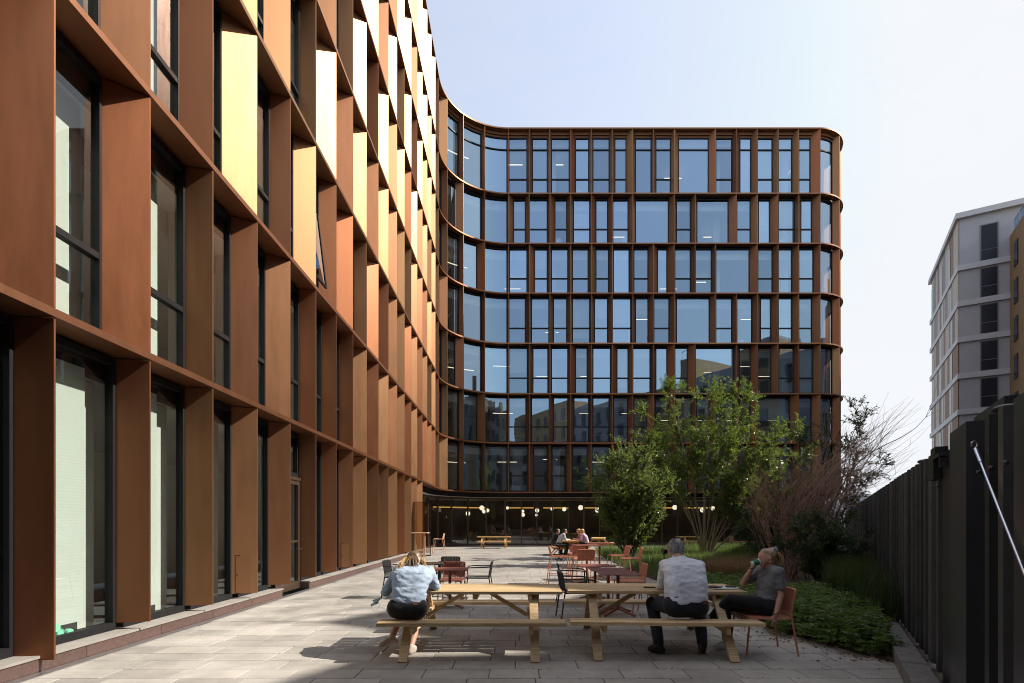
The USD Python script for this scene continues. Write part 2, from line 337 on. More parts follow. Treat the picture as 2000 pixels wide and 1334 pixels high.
def window(s0, s1, z0, z1, glass, transoms=(), seen=True, jam=0.042, off=OFF + 0.03):
    o0, o1 = off - 0.05, off + 0.06
    fr = [band(s0, s0 + jam, o0, o1, z0, z1), band(s1 - jam, s1, o0, o1, z0, z1), band(s0 + jam, s1 - jam, o0, o1, z0, z0 + 0.10), band(s0 + jam, s1 - jam, o0, o1, z1 - 0.08, z1)]
    for t in transoms: fr.append(band(s0 + jam, s1 - jam, o0 + 0.004, o1 - 0.004, t - 0.04, t + 0.04))
    tl = wr_.uniform(-.010, .010); tw_ = wr_.uniform(-.006, .006)                        # no two panes hang quite alike
    pn = sheet(s0 + jam - 0.005, s1 - jam + 0.005, off + 0.015, z0 + 0.08, z1 - 0.06)
    pv = pn[0]; cen = pt((s0 + s1) / 2, off + 1.0) - pt((s0 + s1) / 2, off); pv[1::2, :2] += cen * tl; hf = len(pv) // 2; pv[:hf, :2] += cen * tw_
    if not seen:
        win_hidden.extend(fr); pane_hidden.append(pn); return None
    w = part(office, 'window', join(fr), m_frame)
    part(w, 'pane', pn, glass)
    return w

# left wing: bays of 1.4865 m; d = how far back each fin's inner edge lies
BAY, Y0 = 1.4865, 5.71
DD = {0: {0: .06, 1: .11, 2: .12, 3: .20, 4: .20, 5: .05, 6: .08, 7: .12, 8: .2, 9: .1, 10: .1, 11: .2, 12: .1, 13: .2},
      1: {0: .28, 1: .335, 2: .11, 3: .22, 4: .33, 5: .08, 6: .06, 7: .05, 8: .25, 9: .2, 10: .36, 11: .34, 12: .3, 13: .22, 14: .38, 15: .2},
      2: {0: .3, 1: .36, 2: .24, 3: .52, 4: .14, 5: .40, 6: .24, 7: .34, 8: .08, 9: .56, 10: .12, 11: .3, 12: .22, 13: .46, 14: .46, 15: .25},
      3: {3: .5, 4: .40, 5: .05, 6: .52, 7: .28, 8: .46, 9: .28, 10: .40, 11: .36, 12: .26, 13: .10, 14: .58, 15: .44, 16: .3, 17: .5},
      4: {5: .30, 6: .30, 7: .1, 8: .62, 9: .08, 10: .58, 11: .34, 12: .48, 13: .30, 14: .50, 15: .34, 16: .44},
      5: {8: .48, 9: .52, 10: .34, 11: .62, 12: .1, 13: .58, 14: .12, 15: .5, 16: .36, 17: .5},
      6: {10: .62, 11: .34, 12: .60, 13: .50, 14: .34, 15: .48, 16: .5, 17: .4},
      7: {13: .5, 14: .4, 15: .5, 16: .62, 17: .6, 18: .55}}
r2 = random.Random(3)
TOPS = {}
for row in range(8):
    z0, z1 = LEV[row] + 0.06, LEV[row + 1] - 0.06
    if row == 0: z0 = 0.27
    for n in range(-3, 20):
        sn = Y0 + BAY * n
        if row == 0 and n > 15: continue
        d = DD[row].get(n, r2.choice([.1, .25, .35, .5, .55]))
        sr = sn + 0.03
        seen = n >= 0 and (z0 < visible_z(sn) - 0.1 or row < 2)
        if n < 19:
            fin(sn - d, sn, sr, z0 if not (row == 0 and n == 0) else 0.13, z1, seen)
        w0, w1 = sn - BAY + 0.034, sn - d - 0.004
        if n == 19: w1 = sn - 0.1
        if row == 0 and n == 5: continue                                # the door bay
        wz0 = z0 if row else 0.18
        tr = () if row == 0 else (LEV[row] + 1.18,)
        if row == 2 and n in (1,): tr = (LEV[row] + 2.1,)
        window(w0, w1, wz0, z1 - 0.02, m_glass_left, tr, seen and n <= 15)

# the quarter turn, the back wing and the rounded corner
E = lambda x: S2 + ((x - XV) * YE / F - CX1)                              # photo column -> s, at the fin edges
G = lambda x: S2 + ((x - XV) * (YE + OFF) / F - CX1)                       # the same at the glass
WIN = {7: [(994, 1029), (1040, 1069), (1077, 1112), (1124, 1150), (1158, 1190), (1201, 1223), (1241, 1272), (1281, 1310), (1325, 1384), (1398, 1430), (1445, 1467), (1479, 1509), (1520, 1547), (1560, 1583)],
       6: [(1003, 1026), (1034, 1069), (1084, 1107), (1120, 1152), (1164, 1187), (1197, 1227), (1241, 1306), (1321, 1349), (1361, 1423), (1439, 1466), (1481, 1504), (1520, 1552), (1564, 1586)],
       5: [(995, 1029), (1044, 1069), (1077, 1109), (1118, 1149), (1164, 1189), (1198, 1229), (1238, 1266), (1284, 1303), (1318, 1349), (1358, 1390), (1398, 1464), (1480, 1509), (1520, 1547), (1560, 1589)],
       4: [(994, 1026), (1038, 1072), (1081, 1107), (1118, 1152), (1161, 1187), (1196, 1233), (1241, 1266), (1277, 1307), (1321, 1386), (1398, 1430), (1439, 1469), (1485, 1506), (1520, 1547), (1560, 1586)],
       3: [(994, 1030), (1041, 1070), (1077, 1109), (1124, 1147), (1158, 1193), (1205, 1227), (1236, 1270), (1281, 1303), (1318, 1343), (1358, 1433), (1444, 1466), (1480, 1506), (1520, 1550), (1560, 1588)],
       2: [(994, 1027), (1038, 1073), (1081, 1109), (1121, 1150), (1158, 1190), (1198, 1226), (1238, 1263), (1280, 1306), (1320, 1350), (1360, 1386), (1400, 1432), (1444, 1466), (1480, 1543), (1559, 1585)],
       1: [(995, 1030), (1042, 1069), (1078, 1106), (1118, 1147), (1156, 1190), (1205, 1226), (1240, 1270), (1281, 1308), (1318, 1344), (1360, 1388), (1398, 1428), (1442, 1466), (1482, 1508), (1520, 1548), (1562, 1586)]}
PANE_SOLID = {6: [(1241, 1306), (1361, 1423), (1481, 1504)], 5: [(1198, 1229), (1284, 1303), (1398, 1464)], 4: [(1241, 1266), (1321, 1386), (1439, 1469)],
              3: [(1281, 1303), (1358, 1433)], 2: [(1480, 1543)], 7: [(1241, 1272), (1325, 1384), (1445, 1467)], 1: []}
edge0 = 993.0
for row in range(1, 8):
    z0, z1 = LEV[row] + 0.06, LEV[row + 1] - 0.06
    zt = z1 - (0.35 if row == 7 else 0.10)
    # concave part: fins at 22.5, 45, 67.5 degrees
    for k in range(4):
        a, b = S1 + (S2 - S1) * k / 4, S1 + (S2 - S1) * (k + 1) / 4
        l = a + (0.05 if k else 0.1); r = b - (0.42 if (k + row) % 3 == 1 else 0.12)
        if k == 3: r = b - 0.1
        if k == 0: l = a + 0.12
        window(l, r, z0, zt, m_glass, (LEV[8] - 1.3,) if row == 7 else ())
        fin(r + 0.004, b, b + 0.046 if k < 3 else G(WIN[row][0][0]) - 0.004, z0, z1)
    fin(S1 - 0.09, S1, S1 + 0.095, z0, z1)
    # straight part
    ws = WIN[row]
    for i, (x0, x1) in enumerate(ws):
        l, r = G(x0), G(x1)
        tr = []
        if (x0, x1) not in PANE_SOLID[row]: tr.append(LEV[row] + (1.25 if row < 7 else 1.28))
        if row == 7: tr.append(LEV[8] - 1.3)
        window(l, r, z0, zt, m_glass, tr)
        if i + 1 < len(ws):
            nx = ws[i + 1][0]; mid = (x1 + nx) / 2
            e = edge0 + 40.52 * round((mid - edge0) / 40.52)
            e = min(max(e, x1 - 2), nx + 2)
            fin(r + 0.004, E(e), G(nx) - 0.004, z0, z1)
        else:
            fin(r + 0.004, E(1602.4), S3 + 0.1, z0, z1)
    c1 = S3 + R2 * math.radians(38)
    window(S3 + 0.104, c1 - 0.30, z0, zt, m_glass, (LEV[8] - 1.3,) if row == 7 else ())
    fin(c1 - 0.296, c1, c1 + 0.05, z0, z1)
    c2 = S3 + R2 * math.radians(75)
    window(c1 + 0.054, c2 - 0.3, z0, zt, m_glass, ())
    fin(c2 - 0.296, c2, c2 + 0.3, z0, z1)
    if row == 7: part(office, 'parapet_panel', band(S1 - 6, S4 + 1, OFF - 0.01, OFF + 0.2, zt + 0.004, z1), m_bronze_dark)
part(office, 'upper_fins', join(fin_hidden), m_bronze, kind='stuff')
part(office, 'far_window_frames', join(win_hidden), m_frame, kind='stuff')
part(office, 'far_panes', join(pane_hidden), m_glass_left, kind='stuff')
# ledges at every storey, spandrels, floors, ceilings and the inner walls
for k in range(1, 9):
    z = LEV[k]
    part(office, 'ledge', band(1.0, S4 + 8, -0.02, OFF + 0.02, z - 0.045, z + 0.045, 0.2), m_bronze)
    part(office, 'spandrel', band(1.0, S4 + 8, OFF + 0.16, OFF + 0.30, z - 0.34, z + 0.10), m_frame)
    if k < 8:
        part(office, 'floor_slab', band(1.0, S3 + 0.02, OFF + 0.304, 8.0, z - 0.04, z + 0.02), m_floor_in)
        part(office, 'corner_floor', band(S3 + 0.03, S4 + 8, OFF + 0.304, 2.7, z - 0.04, z + 0.02), m_floor_in)
    part(office, 'ceiling', band(1.0, S3, OFF + 0.304, 8.0, z - 0.36, z - 0.30), m_ceil)
    part(office, 'corner_ceiling', band(S3 + 0.03, S4 + 8, OFF + 0.304, 2.7, z - 0.36, z - 0.30), m_ceil)
part(office, 'inner_wall', join([band(1.0, S2 - 3, 6.2, 6.4, LEV[0], LEV[8] - .4), band(S2 - 3.1, S3 + 0.1, 7.2, 7.4, LEV[0], LEV[8] - .4), box((23.5, YE + 7.3, 15), (3.5, .2, 30)), band(S4 + .3, S4 + 8, 0.75, 0.9, 0.2, 30)]), m_inner)
part(office, 'end_wall', box((-8, 0.9, 15), (6, 0.2, 30)), m_inner)
part(office, 'roof', join([band(1.0, S3, 0.3, 8.2, LEV[8] - 0.28, LEV[8] - 0.06), band(S3 + .01, S4 + 8, 0.3, 2.8, LEV[8] - 0.28, LEV[8] - 0.06)]), m_bronze_dark)
part(office, 'side_fins', join([prism([pt(S4 + 0.6 + i * 1.5, OFF + .2), pt(S4 + 0.75 + i * 1.5, 0), pt(S4 + 1.9 + i * 1.5, OFF + .2)], 4, 30) for i in range(5)]), m_bronze, kind='stuff')
# white columns, beams and lit strips that show inside the back wing
rr = random.Random(21)
for row in range(1, 8):
    z1 = LEV[row + 1] - 0.36
    for x in (1083, 1245, 1420, 1560):
        c = pt(E(x), 2.2); part(office, 'column', box((c[0], c[1], (LEV[row] + z1) / 2), (0.5, 0.4, z1 - LEV[row] - 0.1)), m_white_in)
    part(office, 'ceiling_beam', band(S1 + .2, S3, OFF + .45, OFF + .6, z1 - 0.42, z1 - 0.01), m_white_in)
    part(office, 'ceiling_beam', band(4.0, S1, 1.2, 1.5, z1 - 0.40, z1 - 0.01), m_ceil)
    for x in range(905, 1600, 82):
        if rr.random() < (0.62 if row < 5 else 0.38):
            s = E(x + rr.randint(-20, 20)); o = rr.choice([2.6, 4.2, 5.4]); zz = z1 - 0.55
            part(office, 'strip_light', band(s, s + rr.choice([1.1, 1.4]), o, o + 0.06, zz, zz + 0.04), m_strip)
# things behind the panes: blinds, cupboards, desks
for row, x0, x1, f0, f1 in ((7, 1445, 1467, .30, 1), (7, 1479, 1509, .30, 1), (2, 1480, 1543, .52, 1), (6, 1120, 1152, 0, .74), (3, 1560, 1588, 0, 1), (1, 1082, 1104, 0, .6)):
    h = LEV[row + 1] - LEV[row] - (0.45 if row < 7 else 0.9)
    part(office, 'roller_blind', sheet(G(x0) + .06, G(x1) - .06, OFF + 0.14, LEV[row] + 0.1 + h * f0, LEV[row] + 0.1 + h * f1), m_blind)
for row in range(1, 8):
    for x0, x1 in WIN[row]:
        if rr.random() < .16:
            h = LEV[row + 1] - LEV[row] - (0.5 if row < 7 else 1.6); f0 = rr.choice([.15, .35, .5, .62])
            part(office, 'roller_blind', sheet(G(x0) + .08, G(x1) - .08, OFF + 0.17, LEV[row] + 0.1 + h * f0, LEV[row] + 0.1 + h), m_blind)
for row in range(1, 8):
    for x in range(1000, 1590, 44):
        if rr.random() < 0.42:
            s = G(x + rr.randint(-8, 8)); o = rr.uniform(0.9, 1.6); w, h = rr.uniform(.35, .9), rr.uniform(.35, 1.0)
            c = pt(s, o)
            if rr.random() < 0.55: part(office, 'cupboard', box((c[0], c[1], LEV[row] + 0.03 + h / 2), (w, 0.4, h)), m_white_in)
            else: part(office, 'desk', join([box((c[0], c[1] + .3, LEV[row] + .74), (1.5, .7, .03))] + [box((c[0] + a, c[1] + b + .3, LEV[row] + .38), (.04, .04, .7)) for a in (-.7, .7) for b in (-.3, .3)]), m_white_in)
# lit panels and blinds behind the left ground-floor panes
for n, a, b, z0, z1 in ((1, 0.0, 0.98, 0.36, 3.6), (2, 0.0, 0.85, 0.36, 3.6), (3, .0, .25, .4, 3.6)):
    s0 = Y0 + BAY * (n - 1) + 0.1
    sl = [band(s0 + a, s0 + b, OFF + 0.15, OFF + 0.168, z, z + 0.0393) for z in np.arange(z0, z1, 0.040)]
    part(office, 'venetian_blind', join(sl), m_blind, kind='stuff')
for n in range(1, 8):
    s0 = Y0 + BAY * n; part(office, 'column', band(s0 - .32, s0 - .05, OFF + 0.32, OFF + 0.8, 0.1, 3.5), m_inner)
for row in (1, 2, 3):
    for n in range(1, 12):
        s0 = Y0 + BAY * n - 0.85; part(office, 'column', band(s0, s0 + 0.62, OFF + 0.35, OFF + 0.75, LEV[row] + .03, LEV[row + 1] - 0.37), m_inner)
# plinth, cap, door and service hatches of the left wing
for i, s in enumerate(np.arange(5.0, 11.55, 1.32)):
    part(office, 'plinth_block', band(s + .004, min(s + 1.316, 11.62), 0.15, 0.62, 0.0, 0.145), m_plinth)
for s in np.arange(13.1, 28.5, 1.32): part(office, 'plinth_block', band(s + .004, s + 1.316, 0.15, 0.62, 0.0, 0.145), m_plinth)
part(office, 'plinth_cap', join([band(3.0, 11.63, 0.135, 0.64, 0.148, 0.178), band(13.1, 29.5, 0.135, 0.64, 0.148, 0.178)]), m_ledge_stone)
m_doorfr = pbr('door_bronze', (0.085, 0.055, 0.04), (0.11, 0.07, 0.05), rough=0.4, metal=0.5, scale=5, coord='pos')
dr = part(office, 'door', join([band(11.72, 11.80, .36, .46, .02, 2.65), band(12.95, 13.03, .36, .46, .02, 2.65), band(11.80, 12.95, .36, .46, 2.55, 2.65), band(11.80, 12.95, .365, .455, .02, .20), band(11.80, 12.95, .37, .45, 1.15, 1.20), band(11.69, 13.06, .34, .48, 2.655, 2.73)]), m_doorfr)
part(dr, 'pane', sheet(11.8, 12.95, .41, .2, 2.55), m_glass_dark)
part(dr, 'handle', join([tube([(-5.36, 12.86, 1.0), (-5.24, 12.86, 1.0), (-5.24, 12.72, 1.0)], .013)]), m_chrome)
window(11.75, 13.0, 2.74, LEV[1] - .1, m_glass_left, ())
def hatch(n, wdt, h):
    sn = Y0 + BAY * n; d = DD[0][n]
    a, b = pt(sn - d, OFF), pt(sn, 0); u = (b - a) / np.linalg.norm(b - a); nn = np.array([u[1], -u[0]])
    L = np.linalg.norm(b - a); c0, c1 = a + u * L * .2, a + u * L * .74
    for nm, g, zz0, zz1, pr, mt in (('hatch_gap', 0.006, 0.274, 0.27 + h + .015, 0.004, m_frame), ('hatch_door', 0.0, 0.285, 0.27 + h, 0.010, m_bronze)):
        q = [c0 - u * g, c0 - u * g + nn * pr, c1 + u * g + nn * pr, c1 + u * g]
        hd = part(office, nm, prism(q[::-1], zz0, zz1), mt)
    lk = c0 + u * .025 + nn * .016
    part(hd, 'lock', sphere((lk[0], lk[1], .27 + h * .5), .017, 1), m_blackp)
hatch(3, .25, .72); hatch(7, .25, .72)
# the glazed ground floor under the back wing
part(office, 'ground_floor_soffit', band(28.0, S4 + 4, OFF + 0.32, 1.3, LEV[1] - 0.24, LEV[1] - 0.1), m_frame)
part(office, 'shopfront_header', band(28.0, S4, 0.95, 1.08, LEV[1] - 0.5, LEV[1] - 0.245), m_doorfr)
ms = list(np.arange(29.0, S3 + 1.5, 1.165))
for i, s in enumerate(ms):
    wd = 0.07 if i % 5 else 0.11
    part(office, 'shopfront_mullion', band(s - wd / 2, s + wd / 2, 0.96, 1.07, 0.02, LEV[1] - 0.505), m_doorfr)
    if i + 1 < len(ms):
        part(office, 'shopfront_pane', sheet(s + wd / 2 - 0.004, ms[i + 1] - 0.03, 1.02, 0.1, LEV[1] - 0.5), m_glass_dark)
        part(office, 'shopfront_sill', band(s + wd / 2 + .002, ms[i + 1] - 0.06, 0.97, 1.06, 0.02, 0.12), m_doorfr)
for s in np.arange(30, S3, 1.05):
    part(office, 'soffit_light', band(s, s + .35, .72, .80, LEV[1] - .262, LEV[1] - .242), m_white_in)
part(office, 'restaurant_floor', band(28, S3, 1.1, 8, 0.0, 0.02), m_floor_in)
part(office, 'restaurant_back', band(28, S3, 6.5, 6.7, 0.02, LEV[1] - .4), m_dark_in)
for s in np.arange(S1 + 1, S3 - 2, 2.9): part(office, 'cove_light', band(s, s + 2.1, 4.9, 5.0, 2.86, 2.96), m_cove)
part(office, 'bar_counter', join([band(E(955), E(1130), 4.0, 4.8, 0.02, 1.1), band(E(950), E(1135), 3.95, 4.85, 1.105, 1.15)]), m_dark_in)
part(office, 'coffee_cabinet', band(E(963), E(992), 2.6, 3.2, 0.02, 1.55), pbr('cabinet_wood', (0.16, 0.11, 0.06), (0.22, 0.15, 0.09), scale=4, coord='pos'))
part(office, 'oven', band(E(972), E(985), 2.55, 2.62, 1.0, 1.32), m_frame)
# an open sash on the second floor of the left wing
os_ = part(office, 'open_sash', join([bar((-5.36, 13.2, 9.9), (-5.13, 13.2, 7.95), .05, .04), bar((-5.36, 14.2, 9.9), (-5.13, 14.2, 7.95), .05, .04), bar((-5.13, 13.2, 7.95), (-5.13, 14.2, 7.95), .05, .05)]), m_frame)
part(os_, 'pane', (np.array([(-5.36, 13.2, 9.9), (-5.36, 14.2, 9.9), (-5.13, 14.2, 7.95), (-5.13, 13.2, 7.95)]), np.array([[0, 1, 2], [0, 2, 3]])), m_glass)

# ------------------------------------------------------------------ ground, paving, bed, kerb
gx, gy = np.meshgrid(np.linspace(-400, 400, 9), np.linspace(-300, 600, 9))
gv = np.stack([gx.ravel(), gy.ravel(), np.full(gx.size, -0.14)], 1)
gf = [[j * 9 + i, j * 9 + i + 1, (j + 1) * 9 + i + 1] for j in range(8) for i in range(8)] + [[j * 9 + i, (j + 1) * 9 + i + 1, (j + 1) * 9 + i] for j in range(8) for i in range(8)]
top('ground', (gv, np.array(gf)), m_ground, kind='structure')
FX = lambda Y: 1.207 + 0.592 * Y                                         # the fence line
U = np.array([0.509, 0.861]); NV = np.array([-0.861, 0.509])                # along the fence, and towards the courtyard
pav = thing('plaza_paving', None, None, kind='structure')
meta(pav, None, None, None, 'structure')
jb = prism([(-5.16, 0.6), (1.2, 0.6), (FX(36.5), 36.5), (26, 36.5), (26, 40.0), (-6.2, 40.0), (-6.2, 28.6), (-5.16, 28.6)], -0.13, -0.014)
def joint_base():
    return join([box((0, 15, -0.075), (10.4, 29.5, 0.12)), box((10, 22, -0.0752), (10, 30, 0.119)), box((9.5, 34.6, -0.0754), (32, 10.5, 0.118))])
part(pav, 'joint_bed', joint_base(), m_joint)
pr = random.Random(5); pavers = []
Y = 4.05; row_h = 0.352
while Y < 39.2:
    x = -5.0 - pr.random() * .7 if Y < 28 else -6.0 - pr.random() * .7
    x1 = 6.4 if Y < 32 else 25
    while x < x1:
        L = pr.choice([.70, .70, .70, .70, .88, .53])
        a, b = max(x + .005, -5.0 if Y < 28.6 else -6.1), min(x + L - .005, x1)
        if b - a > .06 and (Y > 33 or b < 4.9 or Y > 20) and (a < FX(Y) - .2):
            z = pr.uniform(-.0025, .0025)
            pavers.append((Y, box(((a + b) / 2, Y + row_h / 2, -0.03 + z), (b - a, row_h - .009, .06), pr.uniform(-.0012, .0012), 0.004)))
        x += L
    Y += row_h
near = [p for p in pavers if abs(p[1][0][:, 0].mean()) < 5.3 and p[0] > 4.9 and (p[1][0][:, 0].min()) < 4.2]
near = near[:296]; ids = set(id(p) for p in near)
for p in near: part(pav, 'paver', p[1], m_paver)
part(pav, 'far_pavers', join([p[1] for p in pavers if id(p) not in ids]), m_paver, kind='stuff')
top('drain_channel', join([band(3.0, 28.5, 0.0, 0.055, -.02, .004), band(3.0, 28.5, 0.062, 0.135, -.02, .004)]), m_steel, 'long narrow steel drainage channel along the foot of the bronze left facade', 'drain')
top('slot_drain', box((wx(1035, 21.2), 21.2, .004), (.75, .09, .012)), m_blackp, 'short black slot drain set in the bright paving mid courtyard', 'drain')
BED = [(4.43, 5.75), (4.16, 6.7), (3.95, 7.6), (3.75, 8.7), (3.85, 11), (3.95, 14), (3.9, 18), (4.1, 24), (4.4, 28), (5.4, 31.5), (12, 32.5), (19.6, 32.5)]
bedpoly = BED + [(FX(y) - .25, y) for y in np.linspace(31.5, 6.2, 14)]
from shapely.geometry import Polygon, Point
bp = Polygon(bedpoly)
bm = trimesh.creation.extrude_polygon(bp, 0.05, engine='earcut'); bm.apply_translation((0, 0, -.018))
bm = bm.subdivide_to_size(0.6); bv = np.array(bm.vertices)
edge = np.array([bp.exterior.distance(Point(p[0], p[1])) for p in bv])
bv[:, 2] += np.where(bv[:, 2] > 0, np.minimum(edge, .8) * .12 * (0.4 + meshkit.fbm(bv * 1.3)), 0)
top('planting_bed', (bv, np.array(bm.faces)), m_soil, kind='structure', smooth=40)
kerb = thing('kerb', 'low dark stone kerb running along the foot of the fence', 'kerb')
L0 = 3.6
while L0 < 34:
    a = np.array([FX(L0), L0]) + NV * .28; b = np.array([FX(L0 + .85), L0 + .85]) + NV * .28
    part(kerb, 'kerb_stone', bar((a[0], a[1], .06), (b[0] - U[0] * .01, b[1] - U[1] * .01, .06), .22, .2), m_kerb); L0 += .86

# ------------------------------------------------------------------ the dark steel fence
fence = thing('fence', 'tall black ribbed steel fence receding along the right side of the courtyard', 'fence')
fr_ = random.Random(9)
def fpt(t, off): p = np.array([FX(1.6), 1.6]) + U * t + NV * off; return (p[0], p[1])
t = 0.0; T_END = 38.6
while t < T_END:
    w = fr_.choice([.16, .20, .20, .26]); g = fr_.choice([.14, .18, .18, .24]); h = 2.35 + fr_.uniform(-.006, .006)
    Yt = 1.6 + t * U[1]
    if not 3.9 < Yt < 5.05:
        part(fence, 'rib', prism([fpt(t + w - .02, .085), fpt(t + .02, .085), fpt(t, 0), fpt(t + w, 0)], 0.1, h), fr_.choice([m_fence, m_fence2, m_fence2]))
    part(fence, 'sheet', prism([fpt(t + w + g, .004), fpt(t + w - .002, .004), fpt(t + w - .002, -.02), fpt(t + w + g, -.02)], 0.1, h - .02), m_fence)
    t += w + g
for tb in np.arange(1.9, 4.6, .34):
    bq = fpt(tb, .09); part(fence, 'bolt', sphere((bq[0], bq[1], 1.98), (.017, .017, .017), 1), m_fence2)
part(fence, 'rail', prism([fpt(T_END, -.02), fpt(0, -.02), fpt(0, -.07), fpt(T_END, -.07)], 2.2, 2.3), m_fence)
tt = lambda y: (y - 1.6) / U[1]
part(fence, 'post', prism([fpt(tt(4.52), .13), fpt(tt(3.98), .13), fpt(tt(3.98), -.1), fpt(tt(4.52), -.1)], 0.05, 2.385), m_fence)
part(fence, 'post', prism([fpt(tt(4.99), .10), fpt(tt(4.60), .10), fpt(tt(4.60), -.1), fpt(tt(4.99), -.1)], 0.05, 2.20), m_fence)
part(fence, 'top_box', prism([fpt(tt(4.95), -.12), fpt(tt(4.1), -.12), fpt(tt(4.1), -.42), fpt(tt(4.95), -.42)], 1.9, 2.58), m_fence)
br = part(fence, 'bracket', join([prism([fpt(tt(5.25), .17), fpt(tt(4.75), .17), fpt(tt(4.75), .102), fpt(tt(5.25), .102)], 2.22, 2.25), prism([fpt(tt(5.25), .17), fpt(tt(5.0), .17), fpt(tt(5.0), .102), fpt(tt(5.25), .102)], 2.03, 2.219), prism([fpt(tt(4.80), .16), fpt(tt(4.76), .16), fpt(tt(4.76), .102), fpt(tt(4.80), .102)], 2.12, 2.219)]), m_fence)
part(br, 'clamp', prism([fpt(tt(5.2), .16), fpt(tt(4.98), .16), fpt(tt(4.98), .06), fpt(tt(5.2), .06)], 2.252, 2.34), m_blackp)
a, b = np.array([3.30, 3.80, 2.155]), np.array([2.80, 2.90, 1.31]); d = b - a
rod = thing('steel_strut', 'slanting bright steel strut with a hooked end in front of the fence', 'strut')
part(rod, 'shaft', tube([a + d * .12, b + d * 1.45], .0080, 8), m_chrome, smooth=40)
part(rod, 'sleeve', tube([a + d * .02, a + d * .15], .0115, 8), m_chrome, smooth=40)
part(rod, 'hook', join([tube([a + np.array([.022 * math.cos(q), 0, .022 * math.sin(q)]) + np.array([0, 0, .018]) for q in np.linspace(-1.2, 3.6, 12)], .005, 6)]), m_chrome, smooth=40)
for px, Yd in ((1788, 7.3), (1945, 3.95)):
    x0 = FX(Yd) + .12
    lp = thing('fence_lamp', 'small dark dome lamp on top of the fence, ' + ('far one mid fence' if px == 1788 else 'near one right of the bracket'), 'lamp', (x0, Yd, 2.40))
    part(lp, 'stem', tube([(0, 0, -.1), (0, 0, .04)], .02), m_steel); part(lp, 'dome', sphere((0, 0, .06), (.085, .085, .035), 2), m_blackp, smooth=True)

# ------------------------------------------------------------------ buildings along the street beyond the fence
m_render_ = pbr('pale_render', (0.36, 0.352, 0.37), (0.40, 0.39, 0.405), rough=0.85, scale=1, coord='pos')
m_band = pbr('concrete_band', (0.46, 0.455, 0.47), (0.50, 0.495, 0.505), rough=0.8, scale=2, coord='pos')
m_brownp = pbr('brown_facade_panel', (0.17, 0.095, 0.06), (0.20, 0.115, 0.075), rough=0.7, scale=2, coord='pos')
m_greyp = pbr('grey_facade_panel', (0.17, 0.15, 0.15), (0.21, 0.19, 0.19), rough=0.7, scale=2, coord='pos')
m_creamp = pbr('cream_facade_panel', (0.36, 0.31, 0.26), (0.40, 0.345, 0.29), rough=0.7, scale=2, coord='pos')
m_ochre = pbr('ochre_render', (0.20, 0.118, 0.052), (0.235, 0.142, 0.062), rough=0.85, scale=1, coord='pos')
m_dkglass = pbr('dark_flat_pane', (0.014, 0.015, 0.02), rough=0.25, spec=0.25, coord='pos')
C0 = np.array([36.6, 43.6]) * 1.04                                        # the corner of the flats seen above the fence
C0 = np.array([wx(1873, 45.0), 45.0]); VV = np.array([0.861, -0.509])
flats = thing('apartment_block', 'pale grey apartment block with a slanting brown-striped side, beyond the fence', 'building')
SC = F / 45.0
zc = lambda ypx: EYE + (YV - ypx) / SC
ztop = zc(418); st = 71 / SC
def fp(a, b): p = C0 + U * a + VV * b; return (p[0], p[1])
def fbox(a0, a1, b0, b1, z0, z1): return prism([fp(a0, b0), fp(a0, b1), fp(a1, b1), fp(a1, b0)][::-1], z0, z1)
AL, BL = 13.4, 16.0
part(flats, 'wall', fbox(0.05, AL, .05, BL, -.1, ztop - .25), m_render_)
bands = [ztop - .25] + [zc(521 - 0) - k * st - .15 for k in range(8)]
bz = [zc(y) for y in (524, 594, 664, 735, 805)] ; bz += [bz[-1] - st * k for k in (1, 2, 3)]
part(flats, 'roof_band', fbox(-.25, AL + .9, -.25, BL, ztop - .45, ztop), m_band)
for z in bz: part(flats, 'storey_band', fbox(-.12, AL + .9, -.12, BL, z - .24, z + .22), m_band)
zl = [ztop - .45] + [z + .22 for z in bz]
fr2 = random.Random(17)
for i in range(len(bz)):
    zt, zb = (ztop - .452 if i == 0 else bz[i - 1] - .242), bz[i] + .222
    a = 0.15
    mats = [m_greyp, m_creamp, m_brownp, m_creamp] if i < 2 else [m_brownp, m_creamp]
    k = fr2.randint(0, 1)
    while a < AL - .3:
        w = fr2.choice([.9, 1.3, 1.9, 2.4]); w = min(w, AL - a)
        part(flats, 'facade_panel', fbox(a, a + w - .03, -.05, .05, zb, zt), mats[k % len(mats)]); a += w; k += 1
    for q in (2.2 + fr2.random() * 1.5, 6.5 + fr2.random() * 2, 10.8 + fr2.random() * 2):
        part(flats, 'window', fbox(q, q + .95, -.072, .0, zb + .1, zt - (.25 if i else .9)), m_dkglass)
    wz1 = zt - (.1 if i else .9)
    w = part(flats, 'window', fbox(-.01, .06, 1.37, 2.55, zb + .02, wz1), m_greyp)
    part(w, 'pane', fbox(-.02, .0, 1.45, 2.47, zb + .95, wz1 - .08), m_dkglass)
    part(w, 'lower_pane', fbox(-.02, .0, 1.45, 2.47, zb + .06, zb + .9), m_dkglass)
    for q in (5.5, 9.5):
        part(flats, 'window', fbox(-.02, .06, q, q + 1.2, zb + .02, wz1), m_dkglass)
    part(flats, 'balcony_glass', fbox(AL + .02, AL + .85, .1, .14, zb, zb + 1.0), m_glass)
